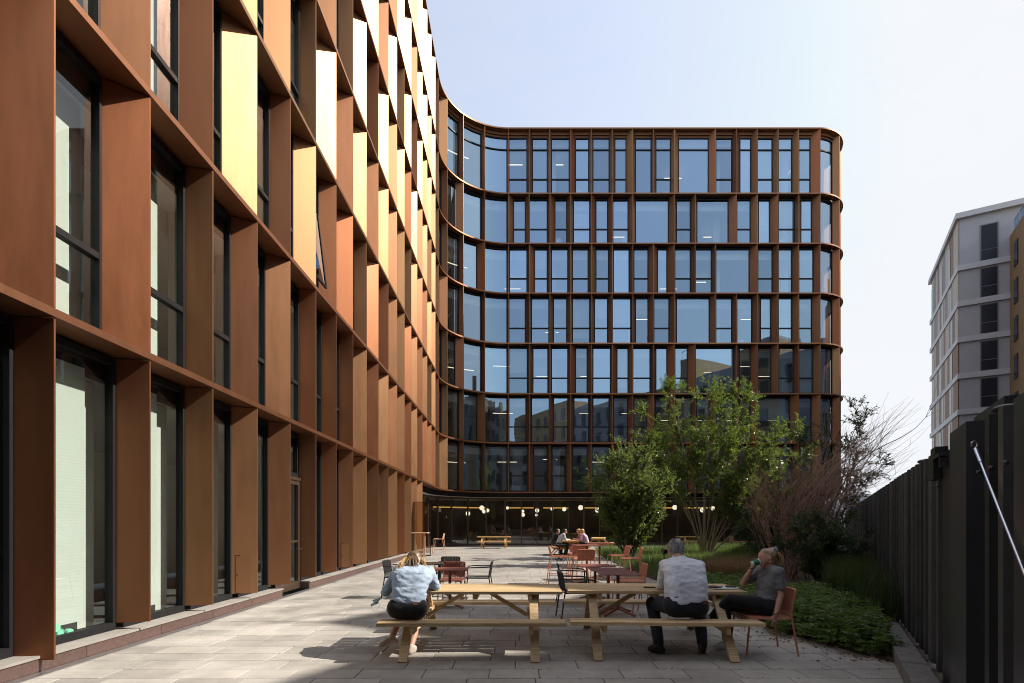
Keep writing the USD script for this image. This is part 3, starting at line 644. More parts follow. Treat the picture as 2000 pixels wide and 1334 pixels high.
# the ochre block: its wall runs along the street, towards and past the camera
OC = C0 + VV * 3.25
def op(a, b): p = OC - U * a + VV * b; return (p[0], p[1])
def obox(a0, a1, b0, b1, z0, z1): return prism([op(a0, b0), op(a1, b0), op(a1, b1), op(a0, b1)], z0, z1)
ochre = thing('ochre_building', 'ochre rendered building with narrow dark windows at the right edge, beside the pale flats', 'building')
zo = zc(478 + 4)
segs = [(0, 9, zo, m_ochre), (9, 25, 19.4, m_greyp), (25, 30.5, 21.4, m_ochre), (30.5, 36.1, 19.8, m_greyp), (36.1, 38.2, 22.3, m_ochre), (38.2, 41.0, 12.0, m_greyp), (41.0, 48, 19.8, m_ochre), (48, 62, 20.2, m_greyp), (62, 80, 22, m_ochre)]  # past the visible end, heights and gap are shaped to throw the courtyard shade
for a0, a1, h, mt in segs:
    part(ochre, 'wall', obox(a0 + .002, a1 - .002, 0, 12, -.1, h), mt)
    k = 0
    for a in np.arange(a0 + 1.3, a1 - 1.2, 2.6):
        for z in np.arange(h - 3.1, 1.0, -3.0):
            k += 1
            part(ochre, 'window', obox(a, a + .95, -.06, .02, z, z + 1.9), m_dkglass)
part(ochre, 'terrace_glass', join([obox(.3, 9, .2, .24, zo + .004, zo + 1.15)]), m_glass)
part(ochre, 'terrace_rail', join([obox(.25, 9, .19, .25, zo + 1.154, zo + 1.2)] + [obox(a, a + .05, .19, .25, zo + .002, zo + 1.152) for a in np.arange(.25, 9, 1.4)]), m_band)
part(ochre, 'roof_room', obox(26.5, 29.2, 2.0, 6.0, 21.402, 22.6), m_greyp)  # unseen roof room, added to vary the shadow edge
part(ochre, 'roof_rail', join([obox(36.2, 38.1, .2, .25, 23.3, 23.36)] + [obox(a, a + .05, .2, .25, 22.302, 23.3) for a in np.arange(36.3, 38.1, .8)]), m_band)  # unseen rail, added to break up the shadow it throws
rear = thing('rear_building', 'grey building behind the viewer, mirrored in the lower panes of the back wing', 'building')
part(rear, 'wall', box((-11, -11, 7.0), (36, 12, 14.0)), m_greyp); part(rear, 'canopy', box((-1.3, -2.0, 4.05), (7.0, 5.9, .3)), m_greyp); part(rear, 'roof', box((-11, -11, 14.15), (36.6, 12.6, .3)), m_band)  # the canopy is unseen, added to keep sky light off the foreground
for i in range(11):
    for j in range(4): part(rear, 'window', box((-27 + i * 3.2, -4.98, 2.0 + j * 3.4), (1.6, .06, 2.0)), m_dkglass)
far = thing('street_block', 'pale distant block low on the horizon behind the shrubs', 'building')
part(far, 'wall', box((70, 150, 4.5), (60, 20, 9)), m_render_); part(far, 'roof', box((70, 150, 9.2), (61, 21, .4)), m_band)

# ------------------------------------------------------------------ picnic tables
def picnic(name, label, cx, cy, L, rz=0.0, mat=None, wide=1.0, group=None, hb=.45, ht=.75):
    """an A-frame picnic table, its length along x; benches .885 out from the middle"""
    mat = mat or m_wood
    t = thing(name, label, 'picnic table', (cx, cy, 0), rz, group)
    W = wide; n = 5; tw = .86 * W
    pw = tw / n
    for i in range(n): part(t, 'table_plank', box((0, -tw / 2 + pw * (i + .5), ht - .02 + rng.uniform(-.0012, .0012)), (L + rng.uniform(-.006, .006), pw - .014, .04), 0, .006), mat)
    for s in (-1, 1):
        for j in range(2): part(t, 'bench_plank', box((0, s * (.825 * W + (j - .5) * .132), hb - .022), (L + rng.uniform(-.006, .006), .118, .044), 0, .006), mat)
    for e in (-1, 1):
        x = e * (L / 2 - .34)
        for s in (-1, 1):
            part(t, 'leg', bar((x + .024 * s, s * .30 * W, ht - .045), (x + .024 * s, s * 1.0 * W, 0.0), .042, .105, up=(1, 0, 0)), mat)
        xi = x - e * .070
        part(t, 'bench_beam', box((xi, 0, hb - .094), (.042, 1.86 * W, .095)), mat)
        part(t, 'table_beam', box((xi, 0, ht - .088), (.042, tw - .04, .09)), mat)
        part(t, 'brace', bar((xi - e * .03, 0, hb - .07), (xi - e * .56, 0, ht - .05), .042, .085, up=(0, 1, 0)), mat)
    part(t, 'middle_beam', box((0, 0, ht - .075), (.06, tw - .06, .06)), mat)
    return t
PT1 = picnic('picnic_table', 'wooden picnic table with the woman in a denim jacket on its near bench', -.525, 7.06, 2.21, 0)
PT2 = picnic('picnic_table', 'wooden picnic table at which the grey-haired man sits, papers on its top', 1.80, 7.10, 2.25, -2.5)
picnic('picnic_table', 'empty wooden picnic table alone against the glazed ground floor', wx(965, 34.4), 34.6, 2.2, 0, m_wood_far, .9)
PT4 = picnic('picnic_table', 'orange wooden picnic table seen end-on, with four people round it', 2.72, 27.0, 2.0, 90, m_wood_orange, .95)
picnic('picnic_table', 'orange wooden picnic table seen end-on, empty, behind the women in pink', 5.0, 32.2, 2.0, 78, m_wood_far, .95)
picnic('picnic_table', 'wooden picnic table half hidden behind the tall willow stems', wx(1347, 36), 36.0, 1.7, 8, m_wood_far, .9)

# ------------------------------------------------------------------ metal tables, rope chairs, bar stools
def rope_chair(name, label, mat, loc, rz, arms=False, group=None, sh=.45, bh=.80, bar_=False):
    """a tube-framed chair facing +y whose back and seat are wound with rope; sh seat height, bh top of the back"""
    t = thing(name, label, 'bar stool' if bar_ else 'chair', loc, rz, group)
    w, dp, r = (.225, .22, .0125) if not bar_ else (.21, .2, .0125)
    sp = .05 if not bar_ else .07
    for s in (-1, 1):
        part(t, 'leg', tube([(s * w, dp, sh), (s * (w + sp * .4), dp + sp, 0)], r, 7), mat, smooth=40)
        part(t, 'leg', tube([(s * w, -dp - .11, bh - .02), (s * w, -dp - .06, sh + .05), (s * (w + sp * .5), -dp - .085 - sp, 0)], r, 7), mat, smooth=40)
    part(t, 'seat_frame', join([tube([(-w, -dp - .06, sh), (-w, dp, sh), (w, dp, sh), (w, -dp - .06, sh), (-w, -dp - .06, sh)], r, 7)]), mat, smooth=40)
    seat = part(t, 'seat', join([tube([(-w, y, sh + .016), (w, y, sh + .016)], .0085, 4) for y in np.linspace(-dp - .04, dp - .005, 20)]), mat)
    top_ = curve([(-w, -dp - .105, bh - .05), (-w + .02, -dp - .118, bh - .005), (0, -dp - .125, bh), (w - .02, -dp - .118, bh - .005), (w, -dp - .105, bh - .05)], 16)
    part(t, 'back_rail', tube(top_, r, 7), mat, smooth=40)
    zb = sh + (.03 if not bar_ else .02)
    ropes = [tube([(x, -dp - .115, bh - .004), (x * .96, -dp - .075, zb + .05), (x * .96, -dp - .052, zb)], .0085, 4) for x in np.linspace(-w + .015, w - .015, 24)]
    part(t, 'back_ropes', join(ropes), mat)
    if arms:
        for s in (-1, 1):
            part(t, 'armrest', tube(curve([(s * w, -dp - .09, sh + .24), (s * (w + .05), -dp, sh + .235), (s * (w + .055), dp - .05, sh + .22), (s * (w + .03), dp + .005, sh + .15), (s * w, dp, sh)], 18), r, 7), mat, smooth=40)
    if bar_:
        part(t, 'footrest', tube([(-w - .02, dp + .035, .25), (w + .02, dp + .035, .25), (w + .025, -dp - .11, .25), (-w - .025, -dp - .11, .25), (-w - .02, dp + .035, .25)], .011, 6), mat, smooth=40)
    return t
def metal_table(name, label, mat, loc, rz, size=.70, h=.74, cat='table', col=.03, group=None):
    t = thing(name, label, cat, loc, rz, group)
    part(t, 'tabletop', box((0, 0, h - .008), (size, size, .016), 0, .003), mat)
    part(t, 'hub', join([disc((0, 0, h - .03), .10, .028, 16)]), mat)
    part(t, 'column', tube([(0, 0, .09), (0, 0, h - .045)], col, 12), mat, smooth=40)
    for k in range(4):
        a = PI / 4 + k * PI / 2; c, s = math.cos(a), math.sin(a)
        part(t, 'foot', bar((c * .02, s * .02, .115), (c * size * .52, s * size * .52, .025), .045, .03), mat)
    return t
sal = 'salmon rope chairs and stools of the courtyard'
metal_table('high_table', 'high salmon square table, nearer of the tall pair among the bar stools', m_rust, (1.80, 13.5, 0), 6, .70, 1.06, 'high table')
metal_table('high_table', 'high salmon square table, farther of the tall pair, right of the other', m_rust, (2.36, 15.0, 0), 3, .74, 1.06, 'high table')
S1_ = rope_chair('bar_stool', 'salmon bar stool left of the high tables, its back turned to the left', m_salmon, (1.18, 14.1, 0), -88, sh=.73, bh=.99, bar_=True)
copy_of(S1_, 'salmon bar stool directly behind the nearer stool back, far side of the high tables', (1.75, 15.3, 0), 10)
copy_of(S1_, 'salmon bar stool with its back square to the viewer, nearest of the stools', (1.63, 12.8, 0), 4)
copy_of(S1_, 'salmon bar stool right of the high tables, farther of the two facing left', (2.78, 14.6, 0), 96)
copy_of(S1_, 'salmon bar stool at the right, rightmost stool next to the grass', (2.83, 13.3, 0), 84)
metal_table('low_table', 'low terracotta square table, farthest in the row in front of the bar stools', m_rust, (1.63, 10.95, 0), 4)
metal_table('low_table', 'low terracotta square table, middle one of the row beside the black armchairs', m_rust, (1.74, 10.02, 0), -2)
metal_table('low_table', 'low terracotta square table, nearest of the row, just behind the right picnic table', m_rust, (1.78, 9.27, 0), -3)
C1_ = rope_chair('rope_chair', 'salmon rope chair right of the low terracotta tables, farther one', m_salmon, (2.24, 10.6, 0), 92)
copy_of(C1_, 'salmon rope chair alone left of the grey-haired man', (2.36, 9.3, 0), 66)
copy_of(C1_, 'salmon rope chair on which the woman with the green cup sits', (3.05, 6.62, 0), 90)
copy_of(C1_, 'salmon rope chair among the far bar stools, in front of the wooden tables', (1.9, 18.0, 0), 150)
A1_ = rope_chair('armchair', 'black rope armchair nearest behind the right picnic table, facing right', m_blackp, (1.06, 8.95, 0), -84, True)
copy_of(A1_, 'black rope armchair facing right, just beyond the nearest black armchair', (1.16, 10.6, 0), -92)
copy_of(A1_, 'black rope armchair facing left, right of the terracotta table behind the left picnic table', (-.86, 11.35, 0), 88)
copy_of(A1_, 'black rope armchair left of the woman in the denim jacket', (-2.52, 11.5, 0), -96)
copy_of(A1_, 'black rope armchair facing the viewer behind the black table', (-1.62, 12.45, 0), 176)
R1_ = rope_chair('rope_chair', 'terracotta rope chair facing left behind the left picnic table', m_rust, (-.68, 9.95, 0), 84)
copy_of(R1_, 'terracotta rope chair facing the viewer, pushed under the terracotta table', (-1.32, 10.75, 0), 178)
metal_table('low_table', 'low black square table beside the head of the denim-jacket woman', m_blackp, (-1.70, 11.6, 0), 8)
metal_table('low_table', 'low terracotta square table right of the denim-jacket woman', m_rust, (-1.28, 10.1, 0), 3)
metal_table('side_table', 'small black pedestal table beside the far people in the courtyard', m_blackp, (wx(1092, 22.6), 22.6, 0), 20, .48, .73)
# bar table and stools by the left facade
bt = thing('bar_table', 'tall pale wooden bar table against the left facade', 'bar table', (wx(820, 25.6), 25.6, 0))
part(bt, 'tabletop', box((0, 0, 1.16), (.85, .6, .035), 0, .004), m_pale)
for x in (-.22, .22): part(bt, 'leg', bar((x, 0, 0), (x, 0, 1.14), .07, .07, up=(0, 1, 0)), m_pale)
for a in (0, 90): part(bt, 'foot', box((0, 0, .02), (.7 if a == 0 else .06, .06 if a == 0 else .5, .035)), m_pale)
m_pink = pbr('pale_salmon_paint', (0.62, 0.33, 0.23), (0.66, 0.36, 0.25), rough=0.45, scale=8)
P1_ = rope_chair('bar_stool', 'pale salmon bar stool at the pale bar table, nearer one', m_pink, (wx(846, 25.2), 25.2, 0), 82, sh=.80, bh=1.08, bar_=True)
copy_of(P1_, 'pale salmon bar stool at the pale bar table, farther one to the right', (wx(856, 27.6), 27.6, 0), 88)
for i, (px, rz_) in enumerate(((1437, -80), (1450, 95), (1463, -92), (1476, 85))):
    copy_of(C1_, ['salmon chair leftmost of the far row beyond the willow', 'salmon chair second from left of the far row beyond the willow', 'salmon chair third from left of the far row beyond the willow', 'salmon chair rightmost of the far row beyond the willow'][i], (wx(px, 33.6), 33.6 + .2 * (i % 2), 0), rz_, 'salmon chairs in the far row')
sc = thing('glass_screen', 'tall standing tinted glass screen beside the bar table', 'glass screen', (0, 0, 0))
part(sc, 'pane', box((wx(822, 25.9), 26.3, 1.4), (.80, .012, 2.5)), m_screen_glass)
part(sc, 'frame', join([box((wx(822, 25.9) - .41, 26.3, 1.35), (.03, .04, 2.7)), box((wx(822, 25.9) + .41, 26.3, 1.35), (.03, .04, 2.7)), box((wx(822, 25.9), 26.3, 2.68), (.79, .035, .03)), box((wx(822, 25.9), 26.3, .02), (.79, .3, .03))]), m_frame)

# ------------------------------------------------------------------ globe lamps inside the glazed ground floor
gl0 = None
for px, py, r in ((914, 1003, .20), (941, 992, .22), (945, 999, .17), (952, 997, .17), (991, 992, .14), (1021, 998.5, .14), (1021.5, 1005.5, .18), (1049, 997, .19), (1048, 1006, .13), (1078, 994, .14), (1102, 994.5, .19), (1134, 991.5, .23), (1167, 996, .24), (1185, 999, .17), (1318, 991, .22), (1372, 996, .22), (1392, 993, .2), (1436, 1004, .18)):
    Yd = 41.2; r *= .86; z = EYE + (YV - py) * Yd / F; x = wx(px, Yd)
    GN = globals().setdefault('GN', iter('leftmost,second,third,fourth,fifth,sixth,seventh,eighth,ninth,tenth,eleventh,twelfth,thirteenth,fourteenth,fifteenth,sixteenth,seventeenth,rightmost'.split(',')))
    gn = next(GN); gn = gn + ' globe lamp' + (' of the row' if 'most' in gn else ' from the left')
    g = thing('globe_lamp', gn + ', glowing round behind the ground-floor glazing', 'globe lamp', (x, Yd, z), 0, 'globe lamps in the ground floor')
    part(g, 'globe', sphere((0, 0, 0), r, 2), m_globe, smooth=True); part(g, 'cord', tube([(0, 0, r), (0, 0, LEV[1] - .36 - z)], .012, 4), m_blackp)

# dumbbells behind the left pane
m_mint = pbr('mint_rubber', (0.16, 0.50, 0.33), (0.18, 0.54, 0.36), rough=0.5)
db0 = None
for k, (s, z, tilt) in enumerate(((6.02, .27, 0), (6.16, .27, 0), (6.30, .27, 0), (6.44, .27, 0), (6.10, .365, 0), (6.25, .365, 0))):
    lab = ['mint dumbbell on the floor behind the nearest blind, nearest of the lower row', 'mint dumbbell in the lower row, second from the near end', 'mint dumbbell in the lower row, third from the near end', 'mint dumbbell in the lower row, farthest from the viewer', 'mint dumbbell lying on top of the row, nearer one', 'mint dumbbell lying on top of the row, farther one'][k]
    q = thing('dumbbell', lab, 'dumbbell', (-5.53, s, z))
    for x in (-.06, .06): part(q, 'weight', tube([(x - .025, 0, 0), (x + .025, 0, 0)], .05, 8), m_mint)
    part(q, 'grip', tube([(-.06, 0, 0), (.06, 0, 0)], .018, 6), m_mint)

# ------------------------------------------------------------------ people
SPH = trimesh.creation.icosphere(subdivisions=2).vertices
def hull(*balls):
    """hull of balls (x, y, z, r or (rx, ry, rz))"""
    P = np.vstack([SPH * np.asarray(b[3]) + np.asarray(b[:3], float) for b in balls])
    return m3.Manifold.hull_points(P)
def merge(parts, refine=.03, lam=8):
    m = parts[0]
    for p in parts[1:]: m = m + p
    m = m.refine_to_length(refine)
    me = m.to_mesh(); t = trimesh.Trimesh(np.array(me.vert_properties[:, :3], float), np.array(me.tri_verts), process=True)
    if lam: trimesh.smoothing.filter_taubin(t, lamb=.5, nu=.53, iterations=lam)
    return t
def wrinkle(t, amp, scale, seed=0, stretch=(1, 1, 1)):
    v = np.array(t.vertices); n = np.array(t.vertex_normals)
    f = meshkit.fbm(v * np.asarray(scale) * np.asarray(stretch) + 50, 3, seed) - .5
    t2 = t.copy(); t2.vertices = v + n * (amp * 2 * f)[:, None]; return t2
def lerp(a, b, t): return np.asarray(a, float) * (1 - t) + np.asarray(b, float) * t
def B(p, r): return (*map(float, p), r)

m_skin = M('skin', {'g': ('geometry', {}), 'n': ('noise_texture', {'scale': 30, 'detail': 3}), 'r': ('rgb_ramp', {'ramp': [(.3, (.50, .27, .19)), (.7, (.58, .33, .24))]}), 'p': ('principled_bsdf', {'roughness': .5, 'subsurface_weight': .12, 'subsurface_radius': (.8, .3, .15), 'subsurface_scale': .01})},
           [('g.position', 'n.vector'), ('n.fac', 'r.fac'), ('r.color', 'p.base_color')])
def cloth(name, c1, c2, rough=.9, scale=5, fine=220, bump=.25):
    return M(name, {'g': ('geometry', {}), 'n': ('noise_texture', {'scale': scale, 'detail': 5}), 'r': ('rgb_ramp', {'ramp': [(.3, c1), (.7, c2)]}),
                    'f': ('noise_texture', {'scale': 16, 'detail': 4, 'distortion': 1.2}), 'b': ('bump', {'strength': bump, 'distance': .012}), 'p': ('principled_bsdf', {'roughness': rough, 'sheen_weight': .15, 'specular_ior_level': .25})},
             [('g.position', 'n.vector'), ('n.fac', 'r.fac'), ('r.color', 'p.base_color'), ('g.position', 'f.vector'), ('f.fac', 'b.height'), ('b.normal', 'p.normal')])
m_denim = cloth('pale_denim', (.30, .375, .49), (.355, .43, .54), bump=.35)
m_black_cl = cloth('black_cloth', (.010, .010, .012), (.018, .018, .02))
m_navy = cloth('dark_jeans', (.012, .015, .022), (.022, .026, .036))
m_shirt = cloth('pale_blue_shirt', (.64, .67, .76), (.72, .75, .83), bump=.55)
m_tee = cloth('charcoal_tee', (.14, .14, .155), (.18, .18, .195), bump=.35)
m_hood = cloth('grey_hoodie', (.42, .41, .40), (.50, .49, .48))
m_pinkcl = cloth('pink_top', (.52, .22, .26), (.60, .27, .32))
m_lilac = cloth('lilac_top', (.42, .30, .40), (.50, .36, .47))
m_shoe_d = pbr('dark_shoe', (.012, .011, .01), rough=.4, coord='pos'); m_shoe_w = pbr('white_shoe', (.62, .60, .57), (.68, .66, .63), rough=.5, coord='pos')
m_shoe_p = pbr('pink_grey_shoe', (.45, .36, .32), (.55, .46, .41), rough=.6, coord='pos', scale=12)
def hairmat(name, c1, c2, c3):
    return M(name, {'g': ('geometry', {}), 'map': ('mapping', {'scale': (60, 60, 9)}), 'n': ('noise_texture', {'scale': 1, 'detail': 4}), 'r': ('rgb_ramp', {'ramp': [(.3, c1), (.5, c2), (.7, c3)]}), 'b': ('bump', {'strength': .5, 'distance': .006}), 'p': ('principled_bsdf', {'roughness': .42, 'specular_ior_level': .6})},
             [('g.position', 'map.vector'), ('map.vector', 'n.vector'), ('n.fac', 'r.fac'), ('r.color', 'p.base_color'), ('n.fac', 'b.height'), ('b.normal', 'p.normal')])
m_hair_bal = hairmat('dark_root_hair', (.035, .02, .012), (.10, .058, .028), (.33, .20, .075))
m_hair_tip = hairmat('blond_tip_hair', (.22, .12, .045), (.42, .26, .09), (.55, .36, .14))
m_hair_grey = hairmat('grey_hair', (.10, .10, .10), (.20, .20, .20), (.36, .36, .36))
m_hair_bl = hairmat('blond_hair', (.20, .125, .06), (.34, .225, .115), (.48, .34, .19))
m_hair_dk = hairmat('dark_hair', (.012, .009, .008), (.025, .018, .014), (.05, .035, .025))
m_eye = pbr('eye_dark', (.02, .015, .012), rough=.2); m_lip = pbr('lip', (.42, .13, .12), rough=.45)

def frame(fwd, upv):
    f = np.asarray(fwd, float); f /= np.linalg.norm(f); u = np.asarray(upv, float); u -= f * (f @ u); u /= np.linalg.norm(u)
    return f, u, np.cross(f, u)                                         # forward, up, right
def head_parts(c, fwd, up, k=1.0):
    f, u, r = frame(fwd, up); c = np.asarray(c, float); P = lambda a, b, d: c + (f * a + u * b + r * d) * k
    S = lambda p, q: B(p, q * k)
    skull = hull(S(P(-.025, .03, 0), .088), S(P(.025, .035, 0), .078), S(P(.035, -.02, .02), .055), S(P(.035, -.02, -.02), .055), S(P(.05, -.085, 0), .03), S(P(-.03, -.02, 0), .07))
    nose = hull(S(P(.092, .012, 0), .009), S(P(.112, -.026, 0), .013), S(P(.095, -.032, .012), .009), S(P(.095, -.032, -.012), .009))
    brow = hull(S(P(.085, .03, .032), .014), S(P(.085, .03, -.032), .014))
    lips = hull(S(P(.088, -.06, .015), .009), S(P(.088, -.06, -.015), .009), S(P(.094, -.058, 0), .009))
    chin = hull(S(P(.072, -.095, 0), .02), S(P(.06, -.085, .02), .018), S(P(.06, -.085, -.02), .018))
    ears = [hull(S(P(-.005, .012, s * .083), .014), S(P(-.015, -.018, s * .083), .011), S(P(-.02, .012, s * .09), .01)) for s in (-1, 1)]
    return [skull, nose, brow, lips, chin] + ears, P
def hand_parts(w, d, n, k=1.0, curl=.35, side=1):
    """a palm, four bent fingers of unequal length and a thumb; d points along the hand, n out of the back of the hand"""
    f, u, r = frame(d, n); w = np.asarray(w, float); P = lambda a, b, c: w + (f * a + r * b + u * c) * k; out = []
    out.append(hull(B(P(.0, .012, 0), .020 * k), B(P(.0, -.012, 0), .020 * k), B(P(.075, .032, 0), .013 * k), B(P(.08, .0, .002), .014 * k), B(P(.072, -.03, 0), .012 * k)))
    for b, L in ((.033, .070), (.011, .080), (-.011, .076), (-.031, .060)):
        p0 = np.array([.076, b, 0]); a = curl; q = p0
        for j, fr in enumerate((.45, .32, .23)):
            e = q + np.array([math.cos(a) * L * fr, 0, -math.sin(a) * L * fr]); out.append(hull(B(P(*q), (.0092 - .0008 * j) * k), B(P(*e), (.0084 - .0008 * j) * k))); q = e; a += curl * 1.1
    s = side
    t0, t1, t2 = np.array([.02, s * .024, -.004]), np.array([.055, s * .052, -.016]), np.array([.085, s * .056, -.026 - .02 * curl])
    out += [hull(B(P(*t0), .014 * k), B(P(*t1), .0105 * k)), hull(B(P(*t1), .0105 * k), B(P(*t2), .0085 * k))]
    return out
def limb(a, b, c, ra, rb, rc, mid=None):
    """two tapered segments with a fuller calf / forearm"""
    mid = mid or rb * 1.04
    return [hull(B(a, ra), B(b, rb)), hull(B(b, rb), B(lerp(b, c, .3), mid)), hull(B(lerp(b, c, .3), mid), B(c, rc))]
def shoe(ank, toe, mat, body, k=1.0, heel=.05):
    ank, toe = np.asarray(ank, float), np.asarray(toe, float); d = toe - ank; h = np.array([d[0], d[1], d[2]]); h /= np.linalg.norm(h)
    hp = ank - np.array([d[0], d[1], 0]) / (np.linalg.norm(d[:2]) + 1e-6) * .045 + np.array([0, 0, -.045])
    m = merge([hull(B(ank + [0, 0, -.005], .05 * k), B(hp, .036 * k), B(lerp(hp, toe, .6), .042 * k)), hull(B(hp, .036 * k), B(toe, .032 * k), B(lerp(ank, toe, .5), .040 * k))], .02, 4)
    part(body, 'shoe', m, mat, smooth=True)

def person(label, J, k=1.0, group=None, top=None, trousers=None, shoes=None, hair=None, hands=None, head_f=(0, 1, 0), head_u=(0, 0, 1), sleeve='long', bare_legs=False, belly=.0, wrinkles=(.010, 14)):
    """J: joints in metres. The skin is one continuous figure; clothes, hair and shoes are its children."""
    ro = thing('person', label, 'person', (0, 0, 0), 0, group)
    hl, hr, sl, sr, nk, hd = (np.asarray(J[x], float) for x in ('hipL', 'hipR', 'shL', 'shR', 'neck', 'head'))
    pel = (hl + hr) / 2; shm = (sl + sr) / 2; wst = lerp(pel, shm, .38); J_ = lambda x: np.asarray(J[x], float)
    lat = (hr - hl) / np.linalg.norm(hr - hl); slat = (sr - sl) / np.linalg.norm(sr - sl)
    spine = (shm - pel) / np.linalg.norm(shm - pel); back = np.cross(spine, lat); bow = J.get('bow', .03)
    back = back if back @ (pel - np.asarray(J['kneeL'])) > 0 else -back
    chest = lerp(pel, shm, .72) + back * bow
    wst = wst + back * bow * .8
    hw, sw = np.linalg.norm(hr - hl) / 2, np.linalg.norm(sr - sl) / 2
    def torso(g):
        rp, rw, rc, rs = (.118 + g) * k, (.105 + belly + g) * k, (.105 + g) * k, (.058 + g) * k
        pl, pr = B(hl, rp), B(hr, rp); wl, wr = B(wst - lat * hw * .75, rw), B(wst + lat * hw * .75, rw); cl, cr = B(chest - slat * sw * .60, rc), B(chest + slat * sw * .60, rc)
        return [hull(pl, pr, wl, wr), hull(wl, wr, cl, cr), hull(cl, cr, B(sl, rs), B(sr, rs)), hull(B(sl, rs), B(sr, rs), B(lerp(shm, nk, .5) + back * .01, (.062 + g) * k), cl, cr)]
    body = torso(0)
    hp, P = head_parts(hd, head_f, head_u, k)
    f_, u_, r_ = frame(head_f, head_u)
    body += hp + [hull(B(shm + spine * .0 + back * .005, .06 * k), B(hd - u_ * .06 * k - f_ * .02 * k, .052 * k))]
    for s in 'LR':
        body += limb(J['sh' + s], J['el' + s], J['wr' + s], .05 * k, .037 * k, .026 * k, .038 * k)
        body += limb(J['hip' + s], J['knee' + s], J['ank' + s], .088 * k, .054 * k, .036 * k, .056 * k)
        body += [hull(B(J['ank' + s], .036 * k), B(J['toe' + s], .024 * k))]
        h = (hands or {}).get(s)
        if h: body += hand_parts(J['wr' + s], h[0], h[1], k, h[2], h[3])
        else: body += hand_parts(J['wr' + s], J_('wr' + s) - J_('el' + s), (0, 0, 1), k, .4, 1 if s == 'L' else -1)
    bd = part(ro, 'body', merge(body, .014, 3), m_skin, smooth=True)
    # eyes and lips
    part(bd, 'eyes', join([sphere(P(.080, .008, s * .032), .011 * k, 1) for s in (-1, 1)]), m_eye, smooth=True)
    if top:
        g = .016; tp = torso(g)[1 if trousers else 0:]
        tp.insert(0, hull(B(lerp(hl, wst, .35) - lat * .0, (.122 + g + belly * .6) * k), B(lerp(hr, wst, .35), (.122 + g + belly * .6) * k), B(wst - lat * hw * .75, (.105 + belly + g) * k), B(wst + lat * hw * .75, (.105 + belly + g) * k)))
        for s in 'LR':
            a, b, c = J_('sh' + s), J_('el' + s), J_('wr' + s)
            if sleeve == 'long': tp += [hull(B(a, .068 * k), B(b, .054 * k)), hull(B(b, .054 * k), B(lerp(b, c, .86), .043 * k))]
            elif sleeve == 'half': tp += [hull(B(a, .068 * k), B(lerp(a, b, .62), .066 * k))]
        part(ro, 'top', wrinkle(merge(tp, .018, 6), wrinkles[0], wrinkles[1], 3, (1, 1, 1.9)), top, smooth=True)
    if trousers:
        tr = [hull(B(hl, .134 * k), B(hr, .134 * k), B(lerp(hl, wst, .35), .122 * k + belly), B(lerp(hr, wst, .35), .122 * k + belly))]
        for s in 'LR':
            a, b, c = J_('hip' + s), J_('knee' + s), J_('ank' + s); e = .30 if bare_legs else .93
            tr += [hull(B(a, .118 * k), B(b, .078 * k))]
            if not bare_legs: tr += [hull(B(b, .078 * k), B(lerp(b, c, e), .062 * k))]
        part(ro, 'trousers' if not bare_legs else 'shorts', wrinkle(merge(tr, .022, 5), .006, 12, 5), trousers, smooth=True)
    for s in 'LR':
        if shoes: shoe(J['ank' + s], J['toe' + s], shoes, ro, k)
    return ro, P, (f_, u_, r_)
def cap_hair(ro, P, k, mat, back=.0, name='hair', extra=(), rough_=.008):
    S = lambda p, q: B(p, q * k)
    m = [hull(S(P(-.035, .040, 0), .096), S(P(.022, .060, 0), .076), S(P(-.05, -.015, .03), .062), S(P(-.05, -.015, -.03), .062), S(P(-.055, -.05 - back, 0), .045))]
    for e in extra: m.append(hull(*[S(P(*q[:3]), q[3]) for q in e]))
    return part(ro, name, wrinkle(merge(m, .012, 3), rough_, 45, 8, (1, 1, .4)), mat, smooth=True)
def strands(ro, mat, name, roots, tips, sag, n, r=.004, seed=1):
    q = np.random.default_rng(seed); out = []
    for i in range(n):
        u = q.random(); a = lerp(roots[0], roots[1], u) + q.normal(0, .006, 3); b = lerp(tips[0], tips[1], np.clip(u + q.normal(0, .12), 0, 1)) + q.normal(0, .012, 3)
        m_ = lerp(a, b, .5) + np.asarray(sag) * q.uniform(.6, 1.3) + q.normal(0, .008, 3)
        out.append(tube(curve([a, m_, b], 9), np.linspace(r, r * .35, len(curve([a, m_, b], 9))), 4))
    return part(ro, name, join(out), mat, smooth=True)

# the woman in the denim jacket
J = dict(hipL=(-1.43, 6.36, .585), hipR=(-1.20, 6.36, .585), shL=(-1.50, 6.66, 1.0), shR=(-1.10, 6.66, .985), neck=(-1.315, 6.74, 1.05), head=(-1.325, 6.86, 1.10), bow=.07,
         elL=(-1.66, 6.66, .735), wrL=(-1.47, 6.90, .795), elR=(-1.02, 6.70, .80), wrR=(-1.18, 6.94, .80),
         kneeL=(-1.45, 6.86, .585), ankL=(-1.53, 6.46, .20), toeL=(-1.64, 6.38, .135), kneeR=(-1.22, 6.86, .57), ankR=(-1.30, 6.47, .085), toeR=(-1.27, 6.63, .032))
w1, P, fr = person('woman in pale denim jacket and black shorts leaning over the left picnic table', J, 1.0, None, m_denim, m_black_cl, m_shoe_p, head_f=(.12, .82, -.56), head_u=(0, .55, .83), bare_legs=True, hands={'L': ((.6, .8, 0), (0, 0, 1), .5, -1), 'R': ((-.6, .8, 0), (0, 0, 1), .5, 1)}, wrinkles=(.016, 15))
cap_hair(w1, P, 1.02, m_hair_bal, .06, extra=[[(-.05, -.0, .05, .055), (-.085, -.10, .06, .035)], [(-.05, .0, -.05, .055), (-.085, -.10, -.06, .035)], [(.0, .03, .07, .04), (.02, -.09, .085, .022)], [(.0, .03, -.07, .04), (.02, -.09, -.085, .022)]])
